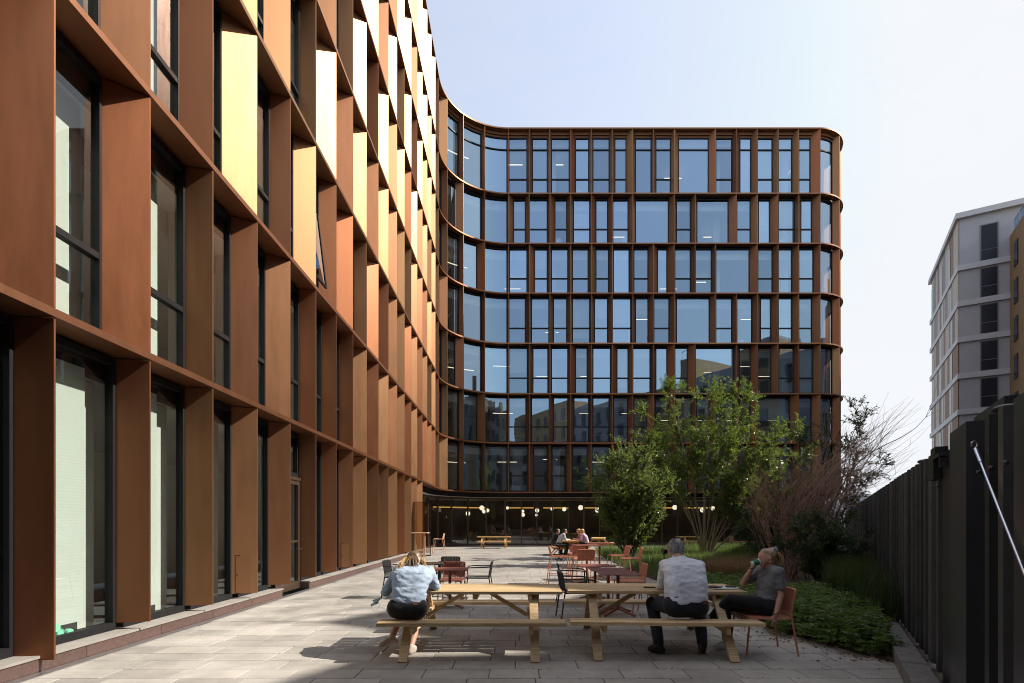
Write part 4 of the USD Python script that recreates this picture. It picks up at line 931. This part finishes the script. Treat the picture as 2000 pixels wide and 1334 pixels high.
hb = lambda a, b, d: np.array(P(a, b, d))
strands(w1, m_hair_bal, 'hair_lock', (hb(-.10, .05, -.05), hb(-.10, .05, .05)), (np.array([-1.40, 6.55, .98]), np.array([-1.19, 6.55, .97])), (0, -.05, .02), 70, .005, 2)
strands(w1, m_hair_tip, 'hair_lock', (hb(-.07, .06, -.09), hb(-.09, .0, -.07)), (np.array([-1.52, 6.50, .90]), np.array([-1.38, 6.53, .94])), (-.02, -.06, .03), 70, .005, 3)
strands(w1, m_hair_tip, 'hair_lock', (hb(-.02, .08, .095), hb(-.05, .0, .085)), (np.array([-1.20, 6.86, .93]), np.array([-1.13, 6.58, .93])), (.03, -.03, .02), 50, .005, 4)
strands(w1, m_hair_tip, 'hair_lock', (hb(.02, .10, -.05), hb(-.04, .1, -.09)), (np.array([-1.47, 6.90, .95]), np.array([-1.44, 6.60, .98])), (-.035, -.02, .02), 45, .005, 5)
# jacket hem and belt, her shorts' leather patch
part(w1, 'jacket_hem', tube([(-1.315 + .205 * math.cos(a), 6.43 + .155 * math.sin(a), .715 + .02 * math.cos(a * 2)) for a in np.linspace(0, 2 * PI, 28)], .021, 6), m_denim, smooth=True)
part(w1, 'patch', box((-1.19, 6.205, .665), (.05, .006, .032), .2), m_wood_orange)
mask = thing('face_mask', 'pale blue disposable face mask hanging from the left elbow of the denim-jacket woman', 'face mask')
mv = []
for i in range(7):
    for j in range(9):
        u, v = i / 6, j / 8; mv.append((-1.70 - .10 * u + .02 * math.sin(v * 6), 6.56 + .02 * math.sin(u * 9) * .5, .69 - .105 * u * .6 - .075 * v + .02 * u))
mf = [[i * 9 + j, i * 9 + j + 1, i * 9 + j + 10] for i in range(6) for j in range(8)] + [[i * 9 + j, i * 9 + j + 10, i * 9 + j + 9] for i in range(6) for j in range(8)]
m_mask = pbr('mask_fabric', (.42, .62, .70), (.50, .68, .75), rough=.8, scale=20)
part(mask, 'fabric', (np.array(mv), np.array(mf)), m_mask); part(mask, 'ear_loop', tube(curve([(-1.76, 6.56, .65), (-1.80, 6.55, .55), (-1.74, 6.55, .52), (-1.70, 6.56, .60)], 16), .002, 4), m_white_in)

# the man in the pale shirt
J = dict(hipL=(1.93, 6.43, .60), hipR=(2.20, 6.43, .60), shL=(1.90, 6.74, 1.07), shR=(2.33, 6.74, 1.055), neck=(2.10, 6.80, 1.14), head=(2.085, 6.93, 1.25), bow=.085,
         elL=(1.86, 6.80, .80), wrL=(2.02, 7.10, .79), elR=(2.40, 6.82, .80), wrR=(2.20, 7.10, .79),
         kneeL=(1.77, 6.88, .57), ankL=(1.755, 6.50, .10), toeL=(1.68, 6.62, .035), kneeR=(2.37, 6.88, .57), ankR=(2.29, 6.50, .10), toeR=(2.32, 6.63, .035))
mn, P, fr = person('grey-haired man in pale blue shirt and dark jeans hunched at the right picnic table', J, 1.08, None, m_shirt, m_navy, m_shoe_d, head_f=(-.05, .88, -.46), head_u=(0, .46, .88), belly=.035, wrinkles=(.013, 13))
cap_hair(mn, P, 1.06, m_hair_grey, -.01, rough_=.013)
hb = lambda a, b, d: np.array(P(a, b, d))
strands(mn, m_hair_grey, 'hair_tuft', (hb(-.10, .08, -.06), hb(-.06, .13, .06)), (hb(-.125, .075, -.07), hb(-.04, .135, .08)), (0, -.004, .008), 60, .004, 6)
part(mn, 'collar', tube([(2.095 + .072 * math.cos(a), 6.80 + .066 * math.sin(a), 1.165 + .025 * math.sin(a)) for a in np.linspace(0, 2 * PI, 20)], .017, 6), m_shirt, smooth=True)
part(mn, 'patch', box((2.25, 6.296, .655), (.06, .006, .045), .25), pbr('leather_patch', (.11, .05, .03), rough=.6))
# the woman drinking
J = dict(hipL=(3.10, 6.50, .585), hipR=(3.10, 6.70, .585), shL=(3.20, 6.43, 1.00), shR=(3.16, 6.80, 1.00), neck=(3.165, 6.615, 1.05), head=(3.135, 6.615, 1.165), bow=.03,
         elL=(3.20, 6.385, .735), wrL=(3.12, 6.36, .50), elR=(2.915, 6.80, .83), wrR=(3.00, 6.71, 1.04),
         kneeL=(2.66, 6.56, .655), ankL=(2.50, 6.74, .40), toeL=(2.36, 6.76, .42), kneeR=(2.66, 6.74, .55), ankR=(2.69, 6.74, .095), toeR=(2.53, 6.70, .035))
w2, P, fr = person('fair woman with ponytail and charcoal T-shirt drinking from a green cup, seated in profile', J, .94, None, m_tee, m_black_cl, m_shoe_w, head_f=(-1, .06, -.05), head_u=(.05, 0, 1), sleeve='half', hands={'L': ((-.10, 0, -1), (.25, -1, 0), .22, 1), 'R': ((-.02, -.32, .95), (-.95, .25, .1), 1.0, 1)}, wrinkles=(.015, 13))
hb = lambda a, b, d: np.array(P(a, b, d))
S = lambda p, q: B(p, q)
hm = merge([hull(S(P(-.04, .042, 0), .086), S(P(.012, .062, 0), .070), S(P(-.055, -.01, .0), .060)), hull(S(P(-.07, .10, 0), .04), S(P(-.115, .085, 0), .03))], .012, 3)
part(w2, 'hair', wrinkle(hm, .004, 50, 8, (.4, 1, 1)), m_hair_bl, smooth=True)
strands(w2, m_hair_bl, 'ponytail', (hb(-.115, .10, -.02), hb(-.115, .10, .02)), (hb(-.15, -.13, -.035), hb(-.17, -.11, .035)), hb(-.185, -.01, 0) - (hb(-.115, .1, 0) + hb(-.16, -.12, 0)) / 2, 120, .0065, 8)
ta = np.linspace(0, 2 * PI, 40)
scr = thing('hair_scrunchie', 'lilac fabric scrunchie holding the ponytail', 'scrunchie')
part(scr, 'fabric', tube([np.array(P(-.115, .100, 0)) + np.array([0, .034 * math.cos(a), .034 * math.sin(a)]) + .008 * np.array([math.sin(5 * a), 0, 0]) for a in ta], .016 + .005 * np.sin(9 * ta), 7), cloth('lilac_cloth', (.25, .25, .38), (.33, .33, .48)), smooth=True)
dots = []
for i in range(30):
    q = np.random.default_rng(100 + i)
    dots.append(sphere((q.uniform(3.02, 3.27), 6.345 + q.uniform(-.004, .012), q.uniform(.72, 1.0)), (.007, .010, .010), 1))
part(w2, 'watch', join([tube([(3.125 + .03 * math.cos(a), 6.362 + .03 * math.sin(a), .515) for a in np.linspace(0, 2 * PI, 16)], .009, 5)]), m_blackp)
part(w2, 'watch_dial', sphere((3.118, 6.328, .515), (.018, .006, .018), 2), pbr('gold', (.75, .52, .18), rough=.3, metal=1.0), smooth=True)
part(w2, 'bracelet', join([tube([np.array([3.0, 6.71, 1.035]) + np.array([.029 * math.cos(a), .029 * math.sin(a), .004 * math.cos(a)]) for a in np.linspace(0, 2 * PI, 14)], .006, 5)]), m_blackp)
part(w2, 'bangle', join([tube([np.array([2.945, 6.77, .905]) + np.array([.037 * math.cos(a), .037 * math.sin(a), -.012 * math.cos(a)]) for a in np.linspace(0, 2 * PI, 16)], .004, 5)]), pbr('pale_gold', (.8, .66, .40), rough=.3, metal=1.0))
part(w2, 'earring', sphere(P(-.008, -.04, -.092), .008, 1), pbr('pearl', (.8, .74, .6), rough=.25), smooth=True)
mouth = np.array(P(.095, -.055, 0))
cup = thing('paper_cup', 'green and white paper coffee cup at the lips of the seated woman', 'cup')
ax = np.array([-.95, .02, -.30]); ax /= np.linalg.norm(ax)                    # from the rim towards the base
c0 = mouth + np.array([-.004, 0, .018]); c1 = c0 + ax * .098
m_cupg = pbr('green_print', (.01, .16, .085), (.014, .18, .10), rough=.5); m_cupw = pbr('white_paper', (.72, .72, .70), rough=.6)
part(cup, 'sleeve', tube([c0 + ax * .010, c0 + ax * .078], [.0385, .0315], 18, False), m_cupg, smooth=40)
part(cup, 'base', tube([c0 + ax * .078, c1], [.0316, .0295], 18), m_cupw, smooth=40)
part(cup, 'rim', tube([c0 - ax * .002, c0 + ax * .010], [.0415, .0395], 18), m_cupw, smooth=40)
# things on the right table
ph = thing('phone', 'dark mobile phone lying on the right picnic table', 'phone', (wx(1270, 6.95), 6.98, .7575), -8)
part(ph, 'case', box((0, 0, 0), (.155, .078, .010), 0, .003), m_blackp); part(ph, 'screen', box((0, 0, .0062), (.145, .07, .002)), pbr('phone_screen', (.01, .03, .015), rough=.1))
pa = thing('papers', 'loose white papers and notebook spread on the right end of the picnic table', 'papers', (2.72, 6.93, .755), 6)
for i in range(4): part(pa, 'sheet', box((.02 * i - .03, .015 * (i % 2), .0015 + .0022 * i), (.30, .21, .0016), .06 * (i - 1.5)), m_cupw)
part(pa, 'notebook', box((-.12, .02, .018), (.12, .16, .012), .2, .003), m_blackp)
pn = thing('pen', 'blue pen lying on the white papers', 'pen', (2.66, 6.92, .772), 30); part(pn, 'barrel', tube([(-.07, 0, 0), (.07, 0, 0)], .0055, 6), pbr('blue_plastic', (.02, .06, .35), rough=.3)); part(pn, 'tip', tube([(.07, 0, 0), (.082, 0, 0)], [.0055, .002], 6), m_chrome)
wl = thing('wallet', 'black wallet on the papers at the table corner', 'wallet', (2.82, 6.95, .770), -15); part(wl, 'flap', box((0, 0, .008), (.12, .09, .008), 0, .003), m_blackp); part(wl, 'body', box((0, 0, 0), (.122, .092, .008)), m_navy)

# four people round the far picnic table
def seated(x, y, a, lean=.12, k=1.0, sit=.45):
    """joints of a figure seated at (x, y) facing the direction a (degrees from +x), forearms on a table"""
    c, s = math.cos(math.radians(a)), math.sin(math.radians(a))
    g = lambda f, l, z: (x + f * c - l * s, y + f * s + l * c, z)
    z = sit + .13
    return dict(hipL=g(0, .10, z), hipR=g(0, -.10, z), shL=g(lean, .185, z + .45), shR=g(lean, -.185, z + .45), neck=g(lean + .04, 0, z + .51), head=g(lean + .10, 0, z + .63), bow=.03,
                elL=g(lean + .08, .24, z + .20), wrL=g(lean + .30, .12, z + .23), elR=g(lean + .08, -.24, z + .20), wrR=g(lean + .30, -.12, z + .23),
                kneeL=g(.42, .12, z - .02), ankL=g(.36, .12, .10), toeL=g(.50, .13, .035), kneeR=g(.42, -.12, z - .02), ankR=g(.36, -.12, .10), toeR=g(.50, -.13, .035)), (c, s, -.25)
J, hf = seated(wx(1091, 26.5), 26.4, 10, .22)
p_, P, fr = person('man in grey hoodie seated at the far orange picnic table, back to the viewer', J, 1.0, None, m_hood, m_black_cl, m_shoe_d, head_f=hf); cap_hair(p_, P, 1.0, m_hair_dk, -.02)
J, hf = seated(wx(1083, 27.2), 27.6, 15, .12)
p_, P, fr = person('person in black T-shirt seated beyond the man in the grey hoodie', J, 1.0, None, m_black_cl, m_navy, m_shoe_d, head_f=hf, sleeve='half'); cap_hair(p_, P, 1.0, m_hair_dk, -.02)
J, hf = seated(3.48, 27.5, 190, .16)
p_, P, fr = person('woman in pink top with long fair hair facing left at the far picnic table', J, .95, None, m_pinkcl, m_black_cl, m_shoe_d, head_f=hf); cap_hair(p_, P, .97, m_hair_tip, .05, extra=[[(-.05, -.02, .04, .05), (-.08, -.20, .05, .03)], [(-.05, -.02, -.04, .05), (-.08, -.20, -.05, .03)]])
J, hf = seated(3.52, 26.45, 165, .14)
p_, P, fr = person('woman in lilac top with fair hair at the right of the far picnic table', J, .95, None, m_lilac, m_navy, m_shoe_w, head_f=hf); cap_hair(p_, P, .97, m_hair_tip, .05, extra=[[(-.05, -.02, .04, .05), (-.09, -.22, .05, .03)], [(-.05, -.02, -.04, .05), (-.09, -.22, -.05, .03)]])

# ------------------------------------------------------------------ plants
def leaves(pos, dirs, L, W, q, droop=.25):
    """one folded diamond per leaf: pos (n,3), dirs (n,3)"""
    n = len(pos); d = dirs / np.linalg.norm(dirs, axis=1, keepdims=True); d[:, 2] -= droop * q.random(n); d /= np.linalg.norm(d, axis=1, keepdims=True)
    r = q.normal(size=(n, 3)); s = np.cross(d, r); s /= np.linalg.norm(s, axis=1, keepdims=True); u = np.cross(s, d)
    l = (L * q.uniform(.65, 1.25, n))[:, None]; w = (W * q.uniform(.7, 1.2, n))[:, None]
    a, b, c, e = pos, pos + d * l * .45 + s * w * .5 + u * w * .18, pos + d * l, pos + d * l * .45 - s * w * .5 + u * w * .18
    v = np.stack([a, b, c, e], 1).reshape(-1, 3); i = np.arange(n)[:, None] * 4
    return v, np.vstack([i + [0, 1, 2], i + [0, 2, 3]])
def stem_tree(name, label, base, stems, seed, leafm, barkm, side=(10, 16), twig=.5, per=15, L=.12, W=.028, start=.35, r0=.045, hang=-.25, cat='tree', dens=1.0, twigs=(5, 8), spread=.9, out=.6):
    """a many-stemmed shrub or tree: stems as (top offset, bow) from the base; side branches, twigs and single leaves"""
    q = np.random.default_rng(seed); ro = thing(name, label, cat, base); lp, ld, tw = [], [], []
    for (dx, dy, h, bw) in stems:
        jit = q.normal(0, .10, 2); tip = np.array([dx, dy, h]); mid = np.array([dx * .45 + bw * q.normal(), dy * .45 + bw * q.normal(), h * .52])
        P = curve([(jit[0] * .8, jit[1] * .8, -.02), mid * [.45, .45, .5] + [jit[0] * .6, jit[1] * .6, 0], mid, (mid + tip) / 2 + q.normal(0, .07, 3), tip], 22)
        part(ro, 'stem', tube(P, np.linspace(r0 * q.uniform(.75, 1.2), .006, len(P)), 6), barkm, smooth=40)
        for _ in range(int(q.integers(*side) * dens)):
            t = start + (1 - start) * q.random() ** .8; i = min(int(t * (len(P) - 1)), len(P) - 2); p = P[i]; T = P[i + 1] - P[i]; T /= np.linalg.norm(T)
            az = q.uniform(0, 2 * PI); d = np.array([math.cos(az), math.sin(az), q.uniform(.1, .9)]); d = d * out + T * .5; d /= np.linalg.norm(d)
            bl = h * .24 * spread * (1.25 - t * .75) * q.uniform(.5, 1.2)
            e = p + d * bl; c = curve([p, p + d * bl * .5 + [0, 0, .04], e], 8); tw.append(tube(c, np.linspace(.010, .003, len(c)), 4))
            for _ in range(int(q.integers(*twigs))):
                f = q.uniform(.25, 1.0); p2 = p + (e - p) * f; d2 = d + q.normal(0, .65, 3); d2[2] += .15; d2 /= np.linalg.norm(d2); tl = twig * q.uniform(.5, 1.2)
                e2 = p2 + d2 * tl + [0, 0, hang * tl * q.random()]; tw.append(tube([p2, e2], [.004, .0015], 3))
                m_ = int(per * q.uniform(.6, 1.2)); fs = np.linspace(.05, 1.02, m_)[:, None]
                pp = p2 + (e2 - p2) * fs; dd = (e2 - p2) / tl * .7 + q.normal(0, .55, (m_, 3)); lp.append(pp); ld.append(dd)
    part(ro, 'branches', join(tw), barkm)
    part(ro, 'crown', leaves(np.vstack(lp), np.vstack(ld), L, W, q), leafm, kind='stuff')
    return ro
# the tall willow
Yw = 24.5; bx = wx(1378, Yw); k = Yw / F
def st(px, py, dy, bow=.12): return ((px - 1378) * k, dy, EYE + (YV - py) * k, bow)
stem_tree('willow_tree', 'tall many-stemmed willow with bright green feathery crown in the middle of the bed', (bx, Yw, .05),
          [st(1262, 800, .3), st(1298, 762, -.5), st(1330, 800, .6), st(1375, 765, -.3), st(1405, 756, .4), st(1440, 775, -.6), st(1455, 752, .1), st(1480, 810, .6), st(1512, 850, -.4), st(1540, 830, .3), st(1345, 850, -1.0), st(1415, 860, -1.0), st(1480, 900, -.9), st(1280, 880, -.2), st(1555, 900, .1), st(1420, 820, 1.2), st(1300, 860, .8), st(1250, 850, -.4), st(1530, 905, .9), st(1590, 880, .4), st(1605, 930, -.3), st(1560, 960, -.5), st(1580, 830, .7), st(1500, 950, .6), st(1460, 930, -.8)],
          41, m_leaf_willow, m_bark, side=(15, 21), twig=.5, per=25, L=.130, W=.036, start=.34, r0=.030, twigs=(6, 9))
# the round shrub in front on the left
Ys = 20.3; bx2 = wx(1228, Ys); k2 = Ys / F
def st2(px, py, dy): return ((px - 1228) * k2, dy, EYE + (YV - py) * k2, .08)
stem_tree('round_shrub_tree', 'bushy small-leaved little tree left of the willow, in front of the glazed ground floor', (bx2, Ys, .05),
          [st2(1165, 945, .2), st2(1178, 985, -.4), st2(1190, 905, .3), st2(1205, 882, -.3), st2(1222, 892, .5), st2(1238, 885, .0), st2(1255, 895, -.5), st2(1275, 905, .3), st2(1295, 930, -.2), st2(1300, 970, .3), st2(1230, 940, -.9), st2(1200, 960, -.8), st2(1265, 960, -.8), st2(1240, 950, .9), st2(1185, 1005, .1), st2(1285, 1000, .2)],
          42, m_leaf_shrub, m_barkd, side=(18, 24), twig=.42, per=23, L=.068, W=.044, start=.22, r0=.026, spread=1.0, twigs=(7, 10), hang=.1)
# a looser, darker willow towards the right edge of the building
Yr = 16.8; kr = Yr / F
def st3(px, py, dy): return ((px - 1600) * kr, dy, EYE + (YV - py) * kr, .15)
stem_tree('dark_willow', 'loose dark willow whose upper sprays stand against the white sky right of the building', (wx(1600, Yr), Yr, .05),
          [st3(1705, 785, .2), st3(1672, 830, -.3), st3(1690, 880, .3), st3(1640, 800, .4), st3(1720, 905, -.3), st3(1570, 850, .2), st3(1655, 930, -.5), st3(1610, 870, -.3)],
          43, m_leaf_dark, m_barkd, side=(9, 13), twig=.42, per=13, L=.13, W=.036, start=.40, r0=.03, spread=.75, twigs=(4, 6), out=.5)
stem_tree('dark_shrub', 'dense dark evergreen shrub behind the drinking woman', (wx(1600, 12.6), 12.6, .05),
          [(q * .42 - 1.1, dy, h, .1) for q, dy, h in ((0, .2, 1.2), (1, -.2, 1.5), (2, .4, 1.6), (3, -.3, 1.55), (4, .2, 1.4), (5, -.1, 1.3), (1.5, -.5, 1.1), (3.5, -.5, 1.1), (2.5, .0, 1.8), (4.6, .5, 1.5))],
          44, m_leaf_dark, m_barkd, side=(12, 16), twig=.3, per=14, L=.085, W=.030, start=.1, r0=.016, spread=1.3, twigs=(6, 9), cat='shrub')
stem_tree('dark_shrub', 'dark leafy thicket below the red-stemmed shrub, left of the fence', (wx(1520, 17), 17.0, .05),
          [(q * .5 - 1.4, dy, h, .1) for q, dy, h in ((0, .2, 1.4), (1, -.2, 1.9), (2, .4, 2.2), (3, -.3, 2.3), (4, .2, 2.3), (5, -.1, 2.1), (6, -.4, 2.0), (3.5, -.5, 1.6), (2.5, .0, 2.4), (6.5, .5, 2.2), (7.2, 0, 1.8))],
          45, m_leaf_dark, m_barkd, side=(12, 16), twig=.4, per=14, L=.11, W=.034, start=.1, r0=.018, spread=1.1, twigs=(6, 9), cat='shrub')
# the bare red-stemmed shrub, leaning to the right
q = np.random.default_rng(61); Yt = 14.2; kt = Yt / F; rs = thing('red_stem_shrub', 'bare red-twigged shrub fanning up and to the right in front of the fence', 'shrub', (wx(1535, Yt), Yt, .05))
lp, ld, fine = [], [], []
for i in range(130):
    u = q.random(); px = 1465 + 345 * u ** 1.1 + q.normal(0, 12); py = 985 - 185 * (u ** .7) * q.uniform(.25, 1.05) - 40 * q.random()
    tip = np.array([(px - 1535) * kt, q.normal(0, .55), EYE + (YV - py) * kt]); b0 = np.array([q.normal(0, .14), q.normal(0, .14), 0])
    mid = lerp(b0, tip, .5) + np.array([-.10 * tip[0] + q.normal(0, .26), q.normal(0, .2), .22 + .4 * q.random()])
    P_ = curve([b0, lerp(b0, mid, .5) + q.normal(0, .06, 3), mid, lerp(mid, tip, .5) + q.normal(0, .13, 3), tip], 18); r = q.uniform(.005, .010) if i > 8 else .024
    g = tube(P_, np.linspace(r, .0018, len(P_)), 5 if i < 9 else 4)
    if i < 9: part(rs, 'stem', g, m_barkd)
    elif i < 50: part(rs, 'branch', g, m_twig)
    else: fine.append(g)
    for _ in range(5):
        j = int(q.uniform(.35, .95) * (len(P_) - 2)); d = (P_[j + 1] - P_[j]); d = d / np.linalg.norm(d) + q.normal(0, .45, 3); L_ = q.uniform(.3, .9)
        c = curve([P_[j], P_[j] + d * L_ * .5 + q.normal(0, .04, 3), P_[j] + d * L_ + [0, 0, .1]], 8); fine.append(tube(c, np.linspace(.006, .002, len(c)), 3))
part(rs, 'twigs', join(fine), m_twig, kind='stuff')

def blades(poly, n, h, w, seed, lean=.5, z=.03, tuft=1, jit=.1, pick=None):
    q = np.random.default_rng(seed); pts = []
    pg = Polygon(poly); x0, y0, x1, y1 = pg.bounds
    while len(pts) < n:
        c = np.array([q.uniform(x0, x1), q.uniform(y0, y1)])
        if pg.contains(Point(c)): pts += [c + q.normal(0, jit, 2) for _ in range(tuft)]
    p = np.zeros((len(pts), 3)); p[:, :2] = pts; p[:, 2] = z; m = len(p); az = q.uniform(0, 2 * PI, m); ln = lean * np.abs(q.normal(0, 1, m)) * .6; hh = h * q.uniform(.5, 1.2, m)
    d = np.stack([np.cos(az), np.sin(az), np.zeros(m)], 1); s = np.stack([-np.sin(az), np.cos(az), np.zeros(m)], 1) * (w / 2)
    up = np.zeros((m, 3)); up[:, 2] = 1; a, b = p - s, p + s; mid = p + up * hh[:, None] * .6 + d * (ln * hh * .35)[:, None]; t = p + up * (hh * (1 - .25 * np.minimum(ln, 1.5)))[:, None] + d * (ln * hh)[:, None]
    v = np.stack([a, b, mid - s * .8, mid + s * .8, t], 1).reshape(-1, 3); i = np.arange(m)[:, None] * 5
    return v, np.vstack([i + [0, 1, 3], i + [0, 3, 2], i + [2, 3, 4]])
top('green_grass', blades([(4.0, 11.2), (4.0, 27), (4.6, 30.5), (11, 31.5), (9.5, 22), (6.6, 15), (5.4, 11)], 26000, .40, .010, 71, .7, tuft=12, jit=.12), m_grass, 'soft feathery green grass filling the left part of the planting bed', 'grass', kind='stuff')
top('back_grass', blades([(10, 24), (10, 31.5), (18, 31.8), (14, 22)], 9000, .55, .012, 72, .6, tuft=10, jit=.15), m_grass, 'bright green growth along the far edge of the planting bed', 'grass', kind='stuff')
for i, (px, Yd, lab) in enumerate(((1393, 13.2, 'tan feathery grass tuft just right of the grey-haired man'), (1425, 12.6, 'tan feathery grass tuft between the man and the drinking woman'), (1449, 13.4, 'tan feathery grass tuft behind the green cup'))):
    c = (wx(px, Yd), Yd); v, f = blades([(-.3, -.3), (.3, -.3), (.3, .3), (-.3, .3)], 1500, .72, .007, 80 + i, 1.1)
    tg = thing('tan_grass_tuft', lab, 'ornamental grass', (c[0], c[1], .06)); part(tg, 'blades', (v, f), m_grass_tan, kind='stuff')
# leafy ground cover: upright stems with whorls of toothed leaves
def cover(poly, n, seed, h=.32, L=.085, W=.042):
    q = np.random.default_rng(seed); pg = Polygon(poly); x0, y0, x1, y1 = pg.bounds; lp, ld, sm = [], [], []
    while n > 0:
        c = np.array([q.uniform(x0, x1), q.uniform(y0, y1)])
        if not pg.contains(Point(c)): continue
        n -= 1; hh = h * q.uniform(.45, 1.25); tilt = q.normal(0, .12, 2)
        for z in np.arange(hh * .25, hh, .045):
            m_ = 4; az = q.uniform(0, 2 * PI) + np.arange(m_) * PI / 2; lp.append(np.tile([c[0] + tilt[0] * z, c[1] + tilt[1] * z, .05 + z], (m_, 1))); ld.append(np.stack([np.cos(az), np.sin(az), np.full(m_, .35)], 1))
        sm.append(tube([(c[0], c[1], .02), (c[0] + tilt[0] * hh, c[1] + tilt[1] * hh, .05 + hh)], .004, 3))
    return leaves(np.vstack(lp), np.vstack(ld), L, W, q, .5)
top('ground_cover', cover([(4.05, 7.3), (4.25, 6.6), (4.45, 6.35), (4.75, 6.75), (5.6, 8.2), (7.0, 10.6), (5.2, 11.2), (4.0, 11), (3.9, 9)], 1900, 91), m_leaf_cover, 'low nettle-like green ground cover at the right foreground, behind the salmon chair', 'ground cover', kind='stuff')
top('ground_cover', cover([(3.75, 8.4), (4.0, 11), (4.1, 13), (5.8, 13.2), (5.4, 10.6), (4.3, 8.2)], 800, 92, .38), m_leaf_cover, 'low leafy ground cover behind the papers on the right picnic table', 'ground cover', kind='stuff')
top('ground_cover', cover([(3.7, 7.6), (4.0, 6.6), (4.3, 6.1), (4.6, 6.3), (4.3, 7.0), (4.0, 8.6)], 90, 97, .20, .10, .05), m_leaf_cover, 'straggling weeds along the bare front edge of the planting bed', 'weeds', kind='stuff')
top('fence_grass', blades([(5.4, 7.6), (6.9, 10.2), (8.4, 12.6), (8.9, 13.2), (8.0, 13.4), (6.2, 10.4)], 7000, .85, .012, 74, .35, tuft=8, jit=.10), m_leaf_dark, 'tall dark grass along the kerb at the foot of the fence', 'grass', kind='stuff')
q = np.random.default_rng(95)
def litter(n, pick, L=.05):
    p = np.array([pick() for _ in range(n)]); return leaves(p, np.stack([q.normal(size=n), q.normal(size=n), q.normal(0, .15, n)], 1), L, L * .5, q, .0)
top('leaf_litter', litter(1700, lambda: (lambda y: (min(3.95 + .35 * q.normal() + max(0, (7.6 - y)) * .22, 4.7), y, .035))(q.uniform(6.0, 13)), .045), m_litter, 'dry brown leaf litter along the front edge of the planting bed', 'leaf litter', kind='stuff')
top('joint_debris', litter(1700, lambda: (q.normal(2.4, 1.6), 4.22 + .352 * int(q.integers(3, 30)) + q.normal(0, .02) - .17, .006), .022), m_litter, 'brown seed debris lying in the paving joints round the picnic tables', 'leaf litter', kind='stuff')
sl = thing('garden_spotlight', 'small black garden spotlight on a post left of the head of the grey-haired man', 'spotlight', (wx(1297, 15), 15.0, .05), 25)
part(sl, 'post', tube([(0, 0, 0), (0, 0, .68)], .016, 6), m_blackp); part(sl, 'head', tube([(0, -.07, .76), (0, .08, .80)], [.07, .055], 12), m_blackp, smooth=40); part(sl, 'bracket', box((0, 0, .70), (.05, .05, .05)), m_blackp)
